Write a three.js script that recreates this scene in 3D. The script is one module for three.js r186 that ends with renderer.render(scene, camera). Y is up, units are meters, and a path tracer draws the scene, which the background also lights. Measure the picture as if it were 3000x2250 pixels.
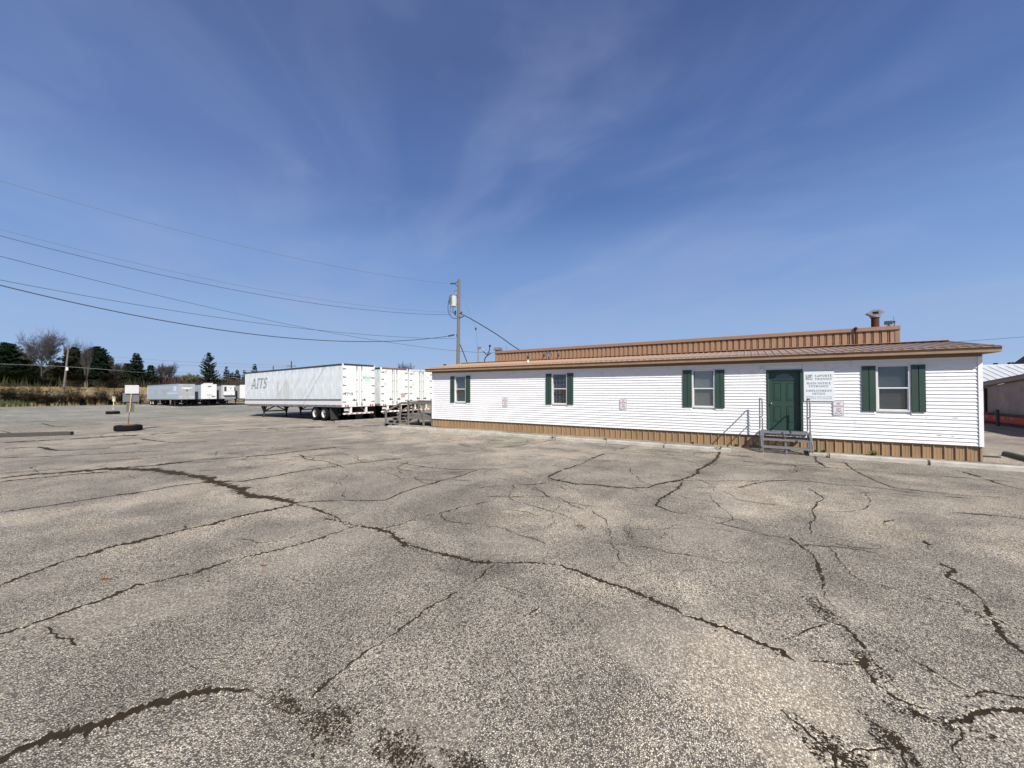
import * as THREE from 'three';
import { mergeGeometries } from 'three/addons/utils/BufferGeometryUtils.js';
import { RoundedBoxGeometry } from 'three/addons/geometries/RoundedBoxGeometry.js';
import { TextGeometry } from 'three/addons/geometries/TextGeometry.js';
import { FontLoader } from 'three/addons/loaders/FontLoader.js';

// ---------- camera, sky, sun, exposure ----------
const scene = new THREE.Scene();
const EXPOSURE = 1.36;
const EYE = 2.05, YAW = THREE.MathUtils.degToRad(31.4), PITCH = Math.atan(19 / 1127), FPX = 1127;
const camera = new THREE.PerspectiveCamera(2 * Math.atan(1125 / FPX) * 180 / Math.PI, 4 / 3, 0.05, 3000);
camera.position.set(0, EYE, 0);
camera.rotation.order = 'YXZ';
camera.rotation.set(PITCH, YAW, 0);
const renderer = new THREE.WebGLRenderer({ antialias: true });
renderer.setSize(1024, 768);
renderer.toneMapping = THREE.LinearToneMapping;
renderer.toneMappingExposure = EXPOSURE;
renderer.shadowMap.enabled = true;

const SUNV = new THREE.Vector3(1.3, 1.45, 1.0).normalize();
const sun = new THREE.DirectionalLight(new THREE.Color(1.0, 0.95, 0.87), 5.0);
sun.position.copy(SUNV).multiplyScalar(120);
sun.castShadow = true;
sun.shadow.mapSize.set(4096, 4096);
const sc = sun.shadow.camera; sc.left = -130; sc.right = 60; sc.top = 60; sc.bottom = -60; sc.near = 1; sc.far = 400;
scene.add(sun); scene.add(sun.target);

// ---------- seeded random and noise ----------
function rng(seed) { let s = (seed * 2654435761) >>> 0 || 1; return () => { s ^= s << 13; s >>>= 0; s ^= s >>> 17; s ^= s << 5; s >>>= 0; return s / 4294967296; }; }
function hash2(x, y, s = 0) { let h = (Math.imul(x | 0, 374761393) + Math.imul(y | 0, 668265263) + Math.imul(s | 0, 1442695041)) | 0; h = Math.imul(h ^ (h >>> 13), 1274126177); h ^= h >>> 16; return (h >>> 0) / 4294967296; }
function vnoise(x, y, s = 0, wx = 0, wy = 0) {
  const xi = Math.floor(x), yi = Math.floor(y); let fx = x - xi, fy = y - yi; fx = fx * fx * (3 - 2 * fx); fy = fy * fy * (3 - 2 * fy);
  const m = (a, w) => w ? ((a % w) + w) % w : a;
  const a = hash2(m(xi, wx), m(yi, wy), s), b = hash2(m(xi + 1, wx), m(yi, wy), s), c = hash2(m(xi, wx), m(yi + 1, wy), s), d = hash2(m(xi + 1, wx), m(yi + 1, wy), s);
  return a + (b - a) * fx + (c - a) * fy + (a - b - c + d) * fx * fy;
}
function fbm(x, y, s = 0, o = 4, w = 0) { let v = 0, a = 0.5, n = 0; for (let i = 0; i < o; i++) { v += a * vnoise(x, y, s + i * 17, w, w); n += a; x *= 2; y *= 2; w *= 2; a *= 0.5; } return v / n; }
const sstep = (a, b, x) => { const t = Math.min(1, Math.max(0, (x - a) / (b - a))); return t * t * (3 - 2 * t); };
const lerp = (a, b, t) => a + (b - a) * t;
const l2s = v => { v = Math.min(1, Math.max(0, v)); return Math.round(255 * (v <= 0.0031308 ? 12.92 * v : 1.055 * Math.pow(v, 1 / 2.4) - 0.055)); };

// ---------- sky: clear spring blue with thin cirrus streaks ----------
{
  const W = 2048, Hh = 1024, data = new Float32Array(W * Hh * 4);
  const stops = [[-90, .20, .19, .17], [-2, .30, .36, .46], [0, .40, .545, .76], [7, .30, .465, .75], [16, .19, .33, .645], [28, .070, .155, .41], [42, .030, .077, .255], [60, .020, .055, .198], [90, .018, .052, .19]];
  const bd = [-0.86, -0.51];
  for (let j = 0; j < Hh; j++) {
    const el = ((j + 0.5) / Hh - 0.5) * Math.PI, e = el * 180 / Math.PI;
    let k = 0; while (k < stops.length - 2 && e > stops[k + 1][0]) k++;
    const A = stops[k], B = stops[k + 1], t = sstep(0, 1, (e - A[0]) / (B[0] - A[0])) * 0.5 + 0.5 * Math.min(1, Math.max(0, (e - A[0]) / (B[0] - A[0])));
    for (let i = 0; i < W; i++) {
      const az = ((i + 0.5) / W - 0.5) * 2 * Math.PI, ce = Math.cos(el);
      const d = [Math.cos(az) * ce, Math.sin(el), Math.sin(az) * ce];
      let r = lerp(A[1], B[1], t), g = lerp(A[2], B[2], t), b = lerp(A[3], B[3], t);
      if (e > 0) {
        const q = 1 / (d[1] + 0.10), px = d[0] * q, pz = d[2] * q;
        const al = px * bd[0] + pz * bd[1], ac = -px * bd[1] + pz * bd[0];
        const wob = fbm(al * 0.6 + 7, ac * 0.6 + 3, 5, 3) - 0.5, wo2 = fbm(al * 1.7 + 2, ac * 1.7, 6, 3) - 0.5;
        const broad = fbm(al * 0.55 + wob * 1.6, ac * 0.95 + wob * 2.2, 11, 6);
        const st = fbm(al * 1.3 + wob * 2 + wo2, ac * 5.2 + wob * 6 + wo2 * 2.2, 23, 7);
        const puff = fbm(al * 3.0 + wo2 * 2, ac * 4.6 + wob * 2, 31, 7);
        let c = 0.10 + sstep(0.26, 0.76, broad) * 0.46 + sstep(0.40, 0.76, st) * 0.24 * sstep(0.30, 0.60, broad) + sstep(0.40, 0.74, puff) * 0.26 * sstep(0.36, 0.60, broad);
        // one old contrail
        const cu = (ac + 0.25 - (al - 0.8) * 0.5), con = Math.exp(-cu * cu / 0.00012) * sstep(0.35, 0.6, al) * (1 - sstep(1.0, 1.9, al)) * (0.6 + 0.5 * puff);
        c += con * 0.09;
        c *= sstep(0, 5, e) * 0.72;
        const cr = .37, cg = .45, cb = .69;
        r += (cr - r) * c * 0.52; g += (cg - g) * c * 0.52; b += (cb - b) * c * 0.52;
        // forward-scattered haze round the sun
        const cs = d[0] * SUNV.x + d[1] * SUNV.y + d[2] * SUNV.z;
        const glow = Math.pow(Math.max(0, cs * 0.5 + 0.5), 16) * 0.30 * sstep(-1, 6, e);
        r += glow; g += glow * 0.98; b += glow * 0.94;
      }
      const o = (j * W + i) * 4; data[o] = r / EXPOSURE; data[o + 1] = g / EXPOSURE; data[o + 2] = b / EXPOSURE; data[o + 3] = 1;
    }
  }
  const tex = new THREE.DataTexture(data, W, Hh, THREE.RGBAFormat, THREE.FloatType);
  tex.mapping = THREE.EquirectangularReflectionMapping; tex.magFilter = THREE.LinearFilter; tex.minFilter = THREE.LinearFilter; tex.wrapS = THREE.RepeatWrapping; tex.needsUpdate = true;
  scene.background = tex; scene.environment = tex;
}

// ---------- helpers ----------
const usedNames = {};
function numbered(n) { if (usedNames[n] === undefined) { usedNames[n] = 0; return n; } usedNames[n]++; return n + '_' + String(usedNames[n]).padStart(3, '0'); }
function boxUV(g) {
  const p = g.attributes.position, n = g.attributes.normal, uv = new Float32Array(p.count * 2);
  for (let i = 0; i < p.count; i++) {
    const ax = Math.abs(n.getX(i)), ay = Math.abs(n.getY(i)), az = Math.abs(n.getZ(i));
    let u, v;
    if (ay >= ax && ay >= az) { u = p.getX(i); v = p.getZ(i); } else if (ax > az) { u = p.getZ(i); v = p.getY(i); } else { u = p.getX(i); v = p.getY(i); }
    uv[i * 2] = u; uv[i * 2 + 1] = v;
  }
  g.setAttribute('uv', new THREE.BufferAttribute(uv, 2)); return g;
}
function prep(g) {
  let q = g.index ? g.toNonIndexed() : g;
  if (!q.attributes.normal) q.computeVertexNormals();
  for (const k of Object.keys(q.attributes)) if (!['position', 'normal', 'uv'].includes(k)) q.deleteAttribute(k);
  if (!q.attributes.uv) q.setAttribute('uv', new THREE.BufferAttribute(new Float32Array(q.attributes.position.count * 2), 2));
  return q;
}
function merged(geos) { geos = [].concat(geos).map(prep); return geos.length > 1 ? mergeGeometries(geos, false) : geos[0]; }
function obj(name, geos, mat, parent = scene, keepUV = false) {
  const g = merged(geos); if (!keepUV) boxUV(g);
  const m = new THREE.Mesh(g, mat); m.name = parent === scene ? numbered(name) : name; m.castShadow = m.receiveShadow = true; parent.add(m); return m;
}
function shared(name, geo, mat, parent, x = 0, y = 0, z = 0) { const m = new THREE.Mesh(geo, mat); m.name = name; m.position.set(x, y, z); m.castShadow = m.receiveShadow = true; parent.add(m); return m; }
function grp(name, parent, x = 0, y = 0, z = 0) { const g = new THREE.Group(); g.name = name; g.position.set(x, y, z); parent.add(g); return g; }
function tag(o, label, category, group, kind) { o.userData.label = label; if (category) o.userData.category = category; if (group) o.userData.group = group; if (kind) o.userData.kind = kind; return o; }
function thing(name, label, category, [x, y, z] = [0, 0, 0], turn = 0, group) { const o = new THREE.Group(); o.name = numbered(name); scene.add(o); o.position.set(x, y, z); o.rotation.y = turn; return tag(o, label, category, group); }
const box = (w, h, d, x = 0, y = 0, z = 0) => new THREE.BoxGeometry(w, h, d).translate(x, y, z);
const bx = (x0, x1, y0, y1, z0, z1) => box(x1 - x0, y1 - y0, z1 - z0, (x0 + x1) / 2, (y0 + y1) / 2, (z0 + z1) / 2);
const rbx = (x0, x1, y0, y1, z0, z1, r = 0.006) => prep(new RoundedBoxGeometry(x1 - x0, y1 - y0, z1 - z0, 1, r)).translate((x0 + x1) / 2, (y0 + y1) / 2, (z0 + z1) / 2);
function bar(a, b, r0, r1 = r0, seg = 8) {
  const A = new THREE.Vector3(...a), B = new THREE.Vector3(...b), d = B.clone().sub(A), L = d.length();
  const g = new THREE.CylinderGeometry(r1, r0, L, seg, 1); g.translate(0, L / 2, 0);
  g.applyQuaternion(new THREE.Quaternion().setFromUnitVectors(new THREE.Vector3(0, 1, 0), d.normalize())); return g.translate(...a);
}
function beam(a, b, w, h, up = [0, 1, 0]) { // rectangular bar from a to b
  const A = new THREE.Vector3(...a), B = new THREE.Vector3(...b), d = B.clone().sub(A), L = d.length(); d.normalize();
  const U = new THREE.Vector3(...up), s = new THREE.Vector3().crossVectors(d, U).normalize(), u = new THREE.Vector3().crossVectors(s, d);
  const g = new THREE.BoxGeometry(w, h, L); const m = new THREE.Matrix4().makeBasis(s, u, d.clone().negate());
  g.applyMatrix4(m); return g.translate((A.x + B.x) / 2, (A.y + B.y) / 2, (A.z + B.z) / 2);
}
function tube(pts, r, seg = 24, rs = 6) { return new THREE.TubeGeometry(new THREE.CatmullRomCurve3(pts.map(p => new THREE.Vector3(...p))), seg, r, rs, false); }
function prism(poly, x0, x1) { // polygon in (z,y) extruded along x
  let ar = 0; for (let i = 0; i < poly.length; i++) { const a = poly[i], b = poly[(i + 1) % poly.length]; ar += a[0] * b[1] - b[0] * a[1]; }
  if (ar > 0) poly = poly.slice().reverse();
  const n = poly.length, pos = []; const P = (i, x) => [x, poly[i][1], poly[i][0]];
  const tri = (a, b, c) => pos.push(...a, ...b, ...c);
  for (let i = 0; i < n; i++) { const j = (i + 1) % n; tri(P(i, x0), P(j, x0), P(j, x1)); tri(P(i, x0), P(j, x1), P(i, x1)); }
  for (let i = 1; i < n - 1; i++) { tri(P(0, x0), P(i + 1, x0), P(i, x0)); tri(P(0, x1), P(i, x1), P(i + 1, x1)); }
  const g = new THREE.BufferGeometry(); g.setAttribute('position', new THREE.Float32BufferAttribute(pos, 3)); g.computeVertexNormals(); return g;
}
// measured photograph directions -> world (real distances chosen per object)
function dirOf(px) { const r = (px - 1500) / FPX; return [-Math.sin(YAW) + Math.cos(YAW) * r, -Math.cos(YAW) - Math.sin(YAW) * r]; }
function at(px, depth) { const d = dirOf(px); return [d[0] * depth, d[1] * depth]; }
function hgt(py, depth) { return EYE - (py - 1144) / FPX * depth; }
// lot height: level near the office, falling gently away to the left, then a bank
const HP = [[-400, 2.85], [-142, 2.85], [-130, 1.35], [-124, 0.95], [-121.5, 0.35], [-117.5, -1.0], [-90, -1.04], [-13, 0], [400, 0]];
function gy(x) { let i = 0; while (i < HP.length - 2 && x > HP[i + 1][0]) i++; const a = HP[i], b = HP[i + 1]; return lerp(a[1], b[1], Math.min(1, Math.max(0, (x - a[0]) / (b[0] - a[0])))); }
function gp(px, py) { // photo point on the ground
  const d = dirOf(px), s = (py - 1144) / FPX; let t = EYE / s;
  for (let k = 0; k < 40; k++) t = lerp(t, (EYE - gy(d[0] * t)) / s, 0.6);
  return [d[0] * t, d[1] * t];
}

// ---------- textures ----------
function dtex(w, h, fn, srgb = true) {
  const d = new Uint8Array(w * h * 4);
  for (let j = 0; j < h; j++) for (let i = 0; i < w; i++) { const c = fn(i / w, j / h, i, j), o = (j * w + i) * 4; if (srgb) { d[o] = l2s(c[0]); d[o + 1] = l2s(c[1]); d[o + 2] = l2s(c[2]); } else { const v = Math.round(255 * Math.min(1, Math.max(0, c))); d[o] = d[o + 1] = d[o + 2] = v; } d[o + 3] = 255; }
  const t = new THREE.DataTexture(d, w, h, THREE.RGBAFormat); t.wrapS = t.wrapT = THREE.RepeatWrapping; t.magFilter = THREE.LinearFilter; t.minFilter = THREE.LinearMipmapLinearFilter; t.generateMipmaps = true; t.anisotropy = 8;
  if (srgb) t.colorSpace = THREE.SRGBColorSpace; t.needsUpdate = true; return t;
}
function rep(t, m, my = m) { const c = t.clone(); c.repeat.set(1 / m, 1 / my); c.needsUpdate = true; return c; }
// fine neutral grain, multiplies a base colour
const grainT = dtex(512, 512, (u, v, i, j) => { const a = fbm(u * 8, v * 8, 3, 5, 8), b = hash2(i, j, 9), w = 0.84 + 0.16 * (a - 0.5) + 0.05 * (b - 0.5); return [w, w, w]; });
const vinylT = dtex(512, 512, (u, v, i, j) => { const a = fbm(u * 5, v * 5, 6, 4, 5), b = fbm(u * 60, v * 6, 7, 2, 0), w = 0.83 + 0.05 * (a - 0.5) + 0.03 * (b - 0.5) - 0.06 * sstep(.66, .74, fbm(u * 20, v * 20, 8, 3, 20)); return [w, w, w * .995]; });
const streakT = dtex(512, 512, (u, v, i, j) => { const a = fbm(u * 40, v * 2, 13, 4, 0), b = fbm(u * 6, v * 6, 15, 4, 6), w = 0.83 + 0.22 * (a - 0.5) + 0.24 * (b - 0.5); return [w, w, w * 0.995]; });
const woodT = dtex(512, 512, (u, v, i, j) => { const w = fbm(u * 3, v * 3, 41, 3, 3) * 0.6; const a = vnoise(u * 6 + w, v * 96, 43, 0, 96), b = fbm(u * 4, v * 128, 47, 3, 0), s = 0.62 + 0.34 * a * b * 2 - (b < 0.3 ? 0.25 : 0); return [s, s * 0.985, s * 0.96]; });
const concT = dtex(512, 512, (u, v, i, j) => { const a = fbm(u * 6, v * 6, 61, 5, 6), b = hash2(i >> 1, j >> 1, 63), s = 0.70 + 0.42 * (a - 0.45) + 0.14 * (b - 0.5) - (b > 0.97 ? 0.2 : 0); return [s, s * 0.985, s * 0.95]; });
const rustT = dtex(512, 512, (u, v, i, j) => { const a = fbm(u * 6, v * 6, 71, 5, 6), b = fbm(u * 24, v * 24, 73, 3, 24), t = sstep(0.46, 0.60, a * 0.7 + b * 0.3); return [lerp(.72, .30, t), lerp(.70, .12, t), lerp(.66, .05, t)]; });
const lightRustT = dtex(512, 512, (u, v, i, j) => { const a = fbm(u * 5, v * 5, 75, 5, 5), b = fbm(u * 30, v * 30, 77, 3, 30), t = sstep(0.58, 0.72, a * 0.65 + b * 0.35); return [lerp(.80, .36, t), lerp(.80, .20, t), lerp(.78, .10, t)]; });
const bumpN = dtex(512, 512, (u, v, i, j) => 0.6 * fbm(u * 24, v * 24, 81, 4, 24) + 0.4 * hash2(i, j, 83), false);
const waveN = dtex(512, 512, (u, v) => fbm(u * 5, v * 5, 85, 3, 5), false);

const col = (r, g, b) => new THREE.Color().setRGB(r, g, b);
function mat(c, o = {}) {
  const matte = Math.max(...c) < .16 && (o.rough ?? .7) > .8, P = { color: col(...c), roughness: o.rough ?? 0.7, metalness: o.metal ?? 0 };
  const m = matte ? new THREE.MeshPhysicalMaterial({ ...P, specularIntensity: 0.3 }) : new THREE.MeshStandardMaterial(P);
  if (o.map) m.map = rep(o.map, o.tile ?? 1, o.tileY ?? o.tile ?? 1);
  if (o.bump) { m.bumpMap = rep(o.bumpMap ?? bumpN, o.btile ?? 0.5); m.bumpScale = o.bump; }
  if (o.side) m.side = THREE.DoubleSide;
  return m;
}
const M = {
  vinyl: mat([.89, .89, .895], { map: vinylT, tile: 4.3, rough: 0.5 }),
  vinylTrim: mat([.93, .93, .93], { map: vinylT, tile: 2.7, rough: 0.45 }),
  tanMetal: mat([.355, .23, .122], { map: streakT, tile: 1.9, rough: 0.5, bump: 0.001, bumpMap: waveN, btile: 0.8 }),
  roofMetal: mat([.42, .28, .172], { map: streakT, tile: 2.7, rough: 0.34 }),
  fascia: mat([.33, .21, .118], { map: streakT, tile: 2.2, rough: 0.5 }),
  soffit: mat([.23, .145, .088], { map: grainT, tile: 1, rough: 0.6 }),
  brownMetal: mat([.385, .228, .134], { map: streakT, tile: 2.3, rough: 0.5 }),
  brownCap: mat([.34, .20, .12], { map: grainT, tile: 1.9, rough: 0.45 }),
  green: mat([.026, .060, .045], { map: grainT, tile: 0.9, rough: 0.5 }),
  doorGreen: mat([.024, .064, .046], { map: grainT, tile: 1.3, rough: 0.42 }),
  alu: mat([.78, .78, .76], { map: grainT, tile: 0.6, rough: 0.4, metal: 0.1 }),
  galv: mat([.27, .275, .285], { map: grainT, tile: 0.35, rough: 0.5, metal: 0.35 }),
  dark: mat([.02, .02, .022], { rough: 0.8 }),
  interior: mat([.05, .05, .055], { rough: 0.9 }),
  blindGrey: mat([.17, .18, .185], { map: grainT, tile: 0.5, rough: 0.7 }),
  blindWhite: mat([.40, .40, .385], { map: grainT, tile: 0.5, rough: 0.6 }),
  brass: mat([.62, .45, .18], { rough: 0.3, metal: 0.9 }),
  black: mat([.025, .025, .027], { rough: 0.55 }),
  wire: mat([.02, .02, .025], { rough: 0.6 }),
  wireGrey: mat([.13, .14, .16], { rough: 0.6 }),
  rubber: mat([.009, .009, .011], { map: grainT, tile: 0.4, rough: 0.92, bump: 0.004, btile: 0.25 }),
  conc: mat([.54, .515, .465], { map: concT, tile: 0.9, rough: 0.9, bump: 0.004, btile: 0.3 }),
  oldTie: mat([.085, .082, .075], { map: woodT, tile: 0.8, rough: 0.95, bump: 0.004, btile: 0.3 }),
  greyWood: mat([.18, .17, .157], { map: woodT, tile: 0.7, rough: 0.9, bump: 0.003, btile: 0.4 }),
  poleWood: mat([.19, .165, .135], { map: woodT, tile: 0.5, rough: 0.9, bump: 0.005, btile: 0.3 }),
  paleTie: mat([.42, .36, .26], { map: woodT, tile: 0.7, rough: 0.9, bump: 0.004, btile: 0.3 }),
  trailerSide: mat([.76, .81, .83], { map: streakT, tile: 2.6, rough: 0.4 }),
  trailerBlue: mat([.42, .49, .58], { map: streakT, tile: 2.8, rough: 0.45 }),
  trailerGrey: mat([.38, .395, .42], { map: streakT, tile: 2.4, rough: 0.45 }),
  trailerDoor: mat([.88, .915, .905], { map: vinylT, tile: 3.3, rough: 0.4 }),
  trailerDoorB: mat([.86, .89, .88], { map: lightRustT, tile: 9.0, rough: 0.45 }),
  whiteMetal: mat([.74, .74, .735], { map: grainT, tile: 0.9, rough: 0.45 }),
  ghost: mat([.70, .745, .76], { map: grainT, tile: 0.9, rough: 0.5 }),
  aluRail: mat([.25, .255, .27], { map: streakT, tile: 0.9, rough: 0.45, metal: 0.3 }),
  darkSteel: mat([.06, .06, .065], { map: grainT, tile: 0.5, rough: 0.6, metal: 0.3 }),
  rusty: mat([1, 1, 1], { map: rustT, tile: 0.9, rough: 0.8 }),
  rustyWhite: mat([1, 1, 1], { map: lightRustT, tile: 0.8, rough: 0.7 }),
  rustPipe: mat([.10, .042, .026], { map: grainT, tile: 0.4, rough: 0.85 }),
  orangeRust: mat([.27, .085, .04], { map: grainT, tile: 0.4, rough: 0.85 }),
  yellowPaint: mat([.46, .36, .145], { map: grainT, tile: 0.3, rough: 0.7 }),
  red: mat([.45, .03, .025], { rough: 0.35 }),
  redBeam: mat([.46, .065, .03], { map: grainT, tile: 0.8, rough: 0.5 }),
  signGrey: mat([.14, .145, .16], { map: grainT, tile: 0.5, rough: 0.65 }),
  signGreyB: mat([.115, .108, .10], { map: grainT, tile: 0.5, rough: 0.7 }),
  signWhite: mat([.56, .57, .58], { map: grainT, tile: 0.5, rough: 0.6 }),
  stucco: mat([.45, .45, .475], { map: concT, tile: 2.5, rough: 0.9, bump: 0.004 }),
  whiteRoof: mat([.62, .64, .67], { map: lightRustT, tile: 3.5, rough: 0.5 }),
  chain: mat([.06, .06, .06], { rough: 0.6, metal: 0.4 }),
  conifer: mat([.016, .030, .015], { rough: 0.95, side: true }),
  coniferWarm: mat([.028, .034, .015], { rough: 0.95, side: true }),
  bark: mat([.09, .075, .06], { map: woodT, tile: 0.8, rough: 0.95 }),
  paleBark: mat([.19, .17, .145], { map: woodT, tile: 0.8, rough: 0.95 }),
  twig: mat([.075, .070, .070], { rough: 0.95, side: true }),
  brush: mat([.29, .225, .135], { rough: 0.95, side: true }),
  leafGreen: mat([.095, .13, .035], { rough: 0.8, side: true }),
  olive: mat([.17, .155, .075], { rough: 0.9, side: true }),
  weed: mat([.075, .13, .03], { rough: 0.8, side: true }),
  dryGrass: mat([.31, .245, .13], { map: grainT, tile: 2.0, rough: 0.95, side: true }),
};
const glass = new THREE.MeshPhysicalMaterial({ color: col(.93, .96, .97), roughness: 0.03, metalness: 0, transmission: 1, thickness: 0, ior: 1.5 });
const FONT = await new FontLoader().loadAsync('fonts/droid/droid_sans_bold.typeface.json');
function text(s, size, depth = 0.004) { const g = new TextGeometry(s, { font: FONT, size, depth, curveSegments: 3, bevelEnabled: false }); g.computeBoundingBox(); const b = g.boundingBox; g.translate(-(b.min.x + b.max.x) / 2, -(b.min.y + b.max.y) / 2, 0); return g; }

// ================= SETTING: the lot =================
// worn chip-seal: pale stone chips bedded in dark binder (5 m tile)
const CH = 2048, CN = 420; let chipCol, chipBump;
{
  const jx = new Float32Array(CN * CN), jy = new Float32Array(CN * CN), jb = new Float32Array(CN * CN);
  const ca = new Float32Array(CN * CN), sa = new Float32Array(CN * CN), el = new Float32Array(CN * CN), R = rng(77); for (let i = 0; i < CN * CN; i++) { jx[i] = R(); jy[i] = R(); jb[i] = R(); const q = R() * 3.1416; ca[i] = Math.cos(q); sa[i] = Math.sin(q); el[i] = 0.75 + 1.2 * R() * R() + (R() < .12 ? .8 : 0); }
  const a = new Uint8Array(CH * CH * 4), b = new Uint8Array(CH * CH * 4), s = CN / CH;
  for (let j = 0; j < CH; j++) for (let i = 0; i < CH; i++) {
    const x = i * s, y = j * s, cx = Math.floor(x), cy = Math.floor(y); let f1 = 9, f2 = 9, id = 0;
    for (let dy = -1; dy <= 1; dy++) for (let dx = -1; dx <= 1; dx++) {
      const k = ((cy + dy + CN) % CN) * CN + (cx + dx + CN) % CN, ex = cx + dx + jx[k] - x, ey = cy + dy + jy[k] - y, pu = ex * ca[k] + ey * sa[k], pv = ey * ca[k] - ex * sa[k], d = pu * pu * .72 + pv * pv * el[k];
      if (d < f1) { f2 = f1; f1 = d; id = k; } else if (d < f2) f2 = d;
    }
    f1 = Math.sqrt(f1); f2 = Math.sqrt(f2); const v = jb[id];
    const dz = fbm(i / CH * 9, j / CH * 9, 55, 4, 9), dust = sstep(.56, .72, fbm(i / CH * 5, j / CH * 5, 57, 5, 5));
    let stone = sstep(0.06, 0.30, f2 - f1 + (dz - .5) * .22 + (hash2(i, j, 21) - .5) * .14) * (v < 0.20 ? 0.15 : 1) * (1 - sstep(0.48, 0.78, f1));
    stone = lerp(stone, .42 + .25 * stone, dust * .6);
    const L = 0.42 + 0.50 * ((v * 7.31) % 1) * ((v * 3.77) % 1) * 1.5, w = (v * 13.7) % 1, n = 0.9 + 0.2 * hash2(i, j, 5);
    const bi = 0.050 + 0.045 * hash2(i >> 1, j >> 1, 8), o = (j * CH + i) * 4;
    a[o] = l2s(lerp(bi * 1.08, L * (1.055 + 0.03 * w), stone) * n); a[o + 1] = l2s(lerp(bi * 0.91, L * 0.942, stone) * n); a[o + 2] = l2s(lerp(bi * 0.74, L * (0.785 - 0.06 * w), stone) * n); a[o + 3] = 255;
    const h = Math.round(255 * (0.25 + 0.7 * stone * (0.75 + 0.25 * L) * (1 - 0.4 * f1))); b[o] = b[o + 1] = b[o + 2] = h; b[o + 3] = 255;
  }
  const mk = (d, srgb) => { const t = new THREE.DataTexture(d, CH, CH, THREE.RGBAFormat); t.wrapS = t.wrapT = THREE.RepeatWrapping; t.magFilter = THREE.LinearFilter; t.minFilter = THREE.LinearMipmapLinearFilter; t.generateMipmaps = true; t.anisotropy = 8; if (srgb) t.colorSpace = THREE.SRGBColorSpace; t.repeat.set(1 / 5, 1 / 5); t.needsUpdate = true; return t; };
  chipCol = mk(a, true); chipBump = mk(b, false);
}
function groundTint(x, z) {
    // stains, sand and wear in the surfacing, with outlines of their own
    const a = fbm(x * 0.33, z * 0.33, 101, 5), b = fbm(x * 1.3 + 9, z * 1.3, 111, 5), c = fbm(x * 0.09, z * 0.16, 121, 4), e = fbm(x * 4.1, z * 4.1, 131, 3);
    const worn = sstep(0.50, 0.60, a * 0.72 + b * 0.28), pale = sstep(0.54, 0.64, c * .5 + b * 0.3 + a * .2), oil = sstep(0.66, 0.74, fbm(x * .8 + 31, z * .8, 151, 4));
    let s = 0.655 + 0.13 * worn + 0.09 * pale - 0.17 * oil + 0.22 * (b - 0.5) + 0.20 * (c - 0.5) + 0.24 * (e - 0.5);
    const dirt = sstep(0.58, 0.70, b * 0.5 + e * 0.5) * 0.20, sand = worn * sstep(.45, .6, e * .5 + b * .5);
    s *= 1 - dirt; let r = s * lerp(1, 1.08, sand), g = s * lerp(1, 1.05, sand), bl = s * lerp(1, 1.0, sand);
    const far = sstep(-44, -39, x + 1.5 * (fbm(z * 0.2, x * 0.2, 141, 3) - 0.5)); // greyer, smoother paving further left
    r = lerp(s * 0.88, r, far); g = lerp(s * 0.955, g, far); bl = lerp(s * 0.985, bl, far);
    if (x < -116.2) { const q = 0.7 + 0.6 * a; r = 0.42 * q; g = 0.30 * q; bl = 0.20 * q; }
    if (x < -124) { const q = 0.8 + 0.4 * b; r = 0.62 * q; g = 0.60 * q; bl = 0.60 * q; }
    if (x < -130) { const q = 0.8 + 0.5 * (e - 0.3); r = 1.0 * q; g = .76 * q; bl = 0.40 * q; }
    return [r, g, bl];
}
function axis(lo, dlo, dhi, hi, step, grow) { const v = []; for (let x = dlo; x <= dhi + 1e-6; x += step) v.push(x); let s = step, x = dlo; while (x > lo) { s *= grow; x -= s; v.unshift(x); } s = step; x = v[v.length - 1]; while (x < hi) { s *= grow; x += s; v.push(x); } return v; }
{
  let xs = axis(-900, -17, 9, 500, 0.14, 1.045).concat(HP.map(p => p[0])).sort((a, b) => a - b); xs = xs.filter((x, i) => i === 0 || x - xs[i - 1] > 0.02);
  const zs = axis(-700, -17, 2, 400, 0.14, 1.05);
  const nx = xs.length, nz = zs.length, pos = new Float32Array(nx * nz * 3), uv = new Float32Array(nx * nz * 2), cl = new Float32Array(nx * nz * 3), idx = [];
  for (let j = 0; j < nz; j++) for (let i = 0; i < nx; i++) {
    const x = xs[i], z = zs[j], k = j * nx + i;
    pos[k * 3] = x; pos[k * 3 + 1] = gy(x); pos[k * 3 + 2] = z; uv[k * 2] = x + 0.35 * Math.sin(z * 0.7); uv[k * 2 + 1] = -z + 0.35 * Math.sin(x * 0.6);
    const [r, g, bl] = groundTint(x, z);
    cl[k * 3] = r; cl[k * 3 + 1] = g; cl[k * 3 + 2] = bl;
    if (i < nx - 1 && j < nz - 1) { idx.push(k, k + nx, k + 1, k + 1, k + nx, k + nx + 1); }
  }
  const g = new THREE.BufferGeometry(); g.setAttribute('position', new THREE.BufferAttribute(pos, 3)); g.setAttribute('uv', new THREE.BufferAttribute(uv, 2)); g.setAttribute('color', new THREE.BufferAttribute(cl, 3)); g.setIndex(idx); g.computeVertexNormals();
  const m = new THREE.MeshStandardMaterial({ map: chipCol, bumpMap: chipBump, bumpScale: 0.006, roughness: 0.92, vertexColors: true });
  const ground = new THREE.Mesh(g, m); ground.name = 'ground'; ground.receiveShadow = true; scene.add(ground);
  tag(ground, 'worn pale chip-seal parking lot crossed by dark cracks', 'ground', null, 'structure');
  buildCracks(ground);
}
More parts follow.
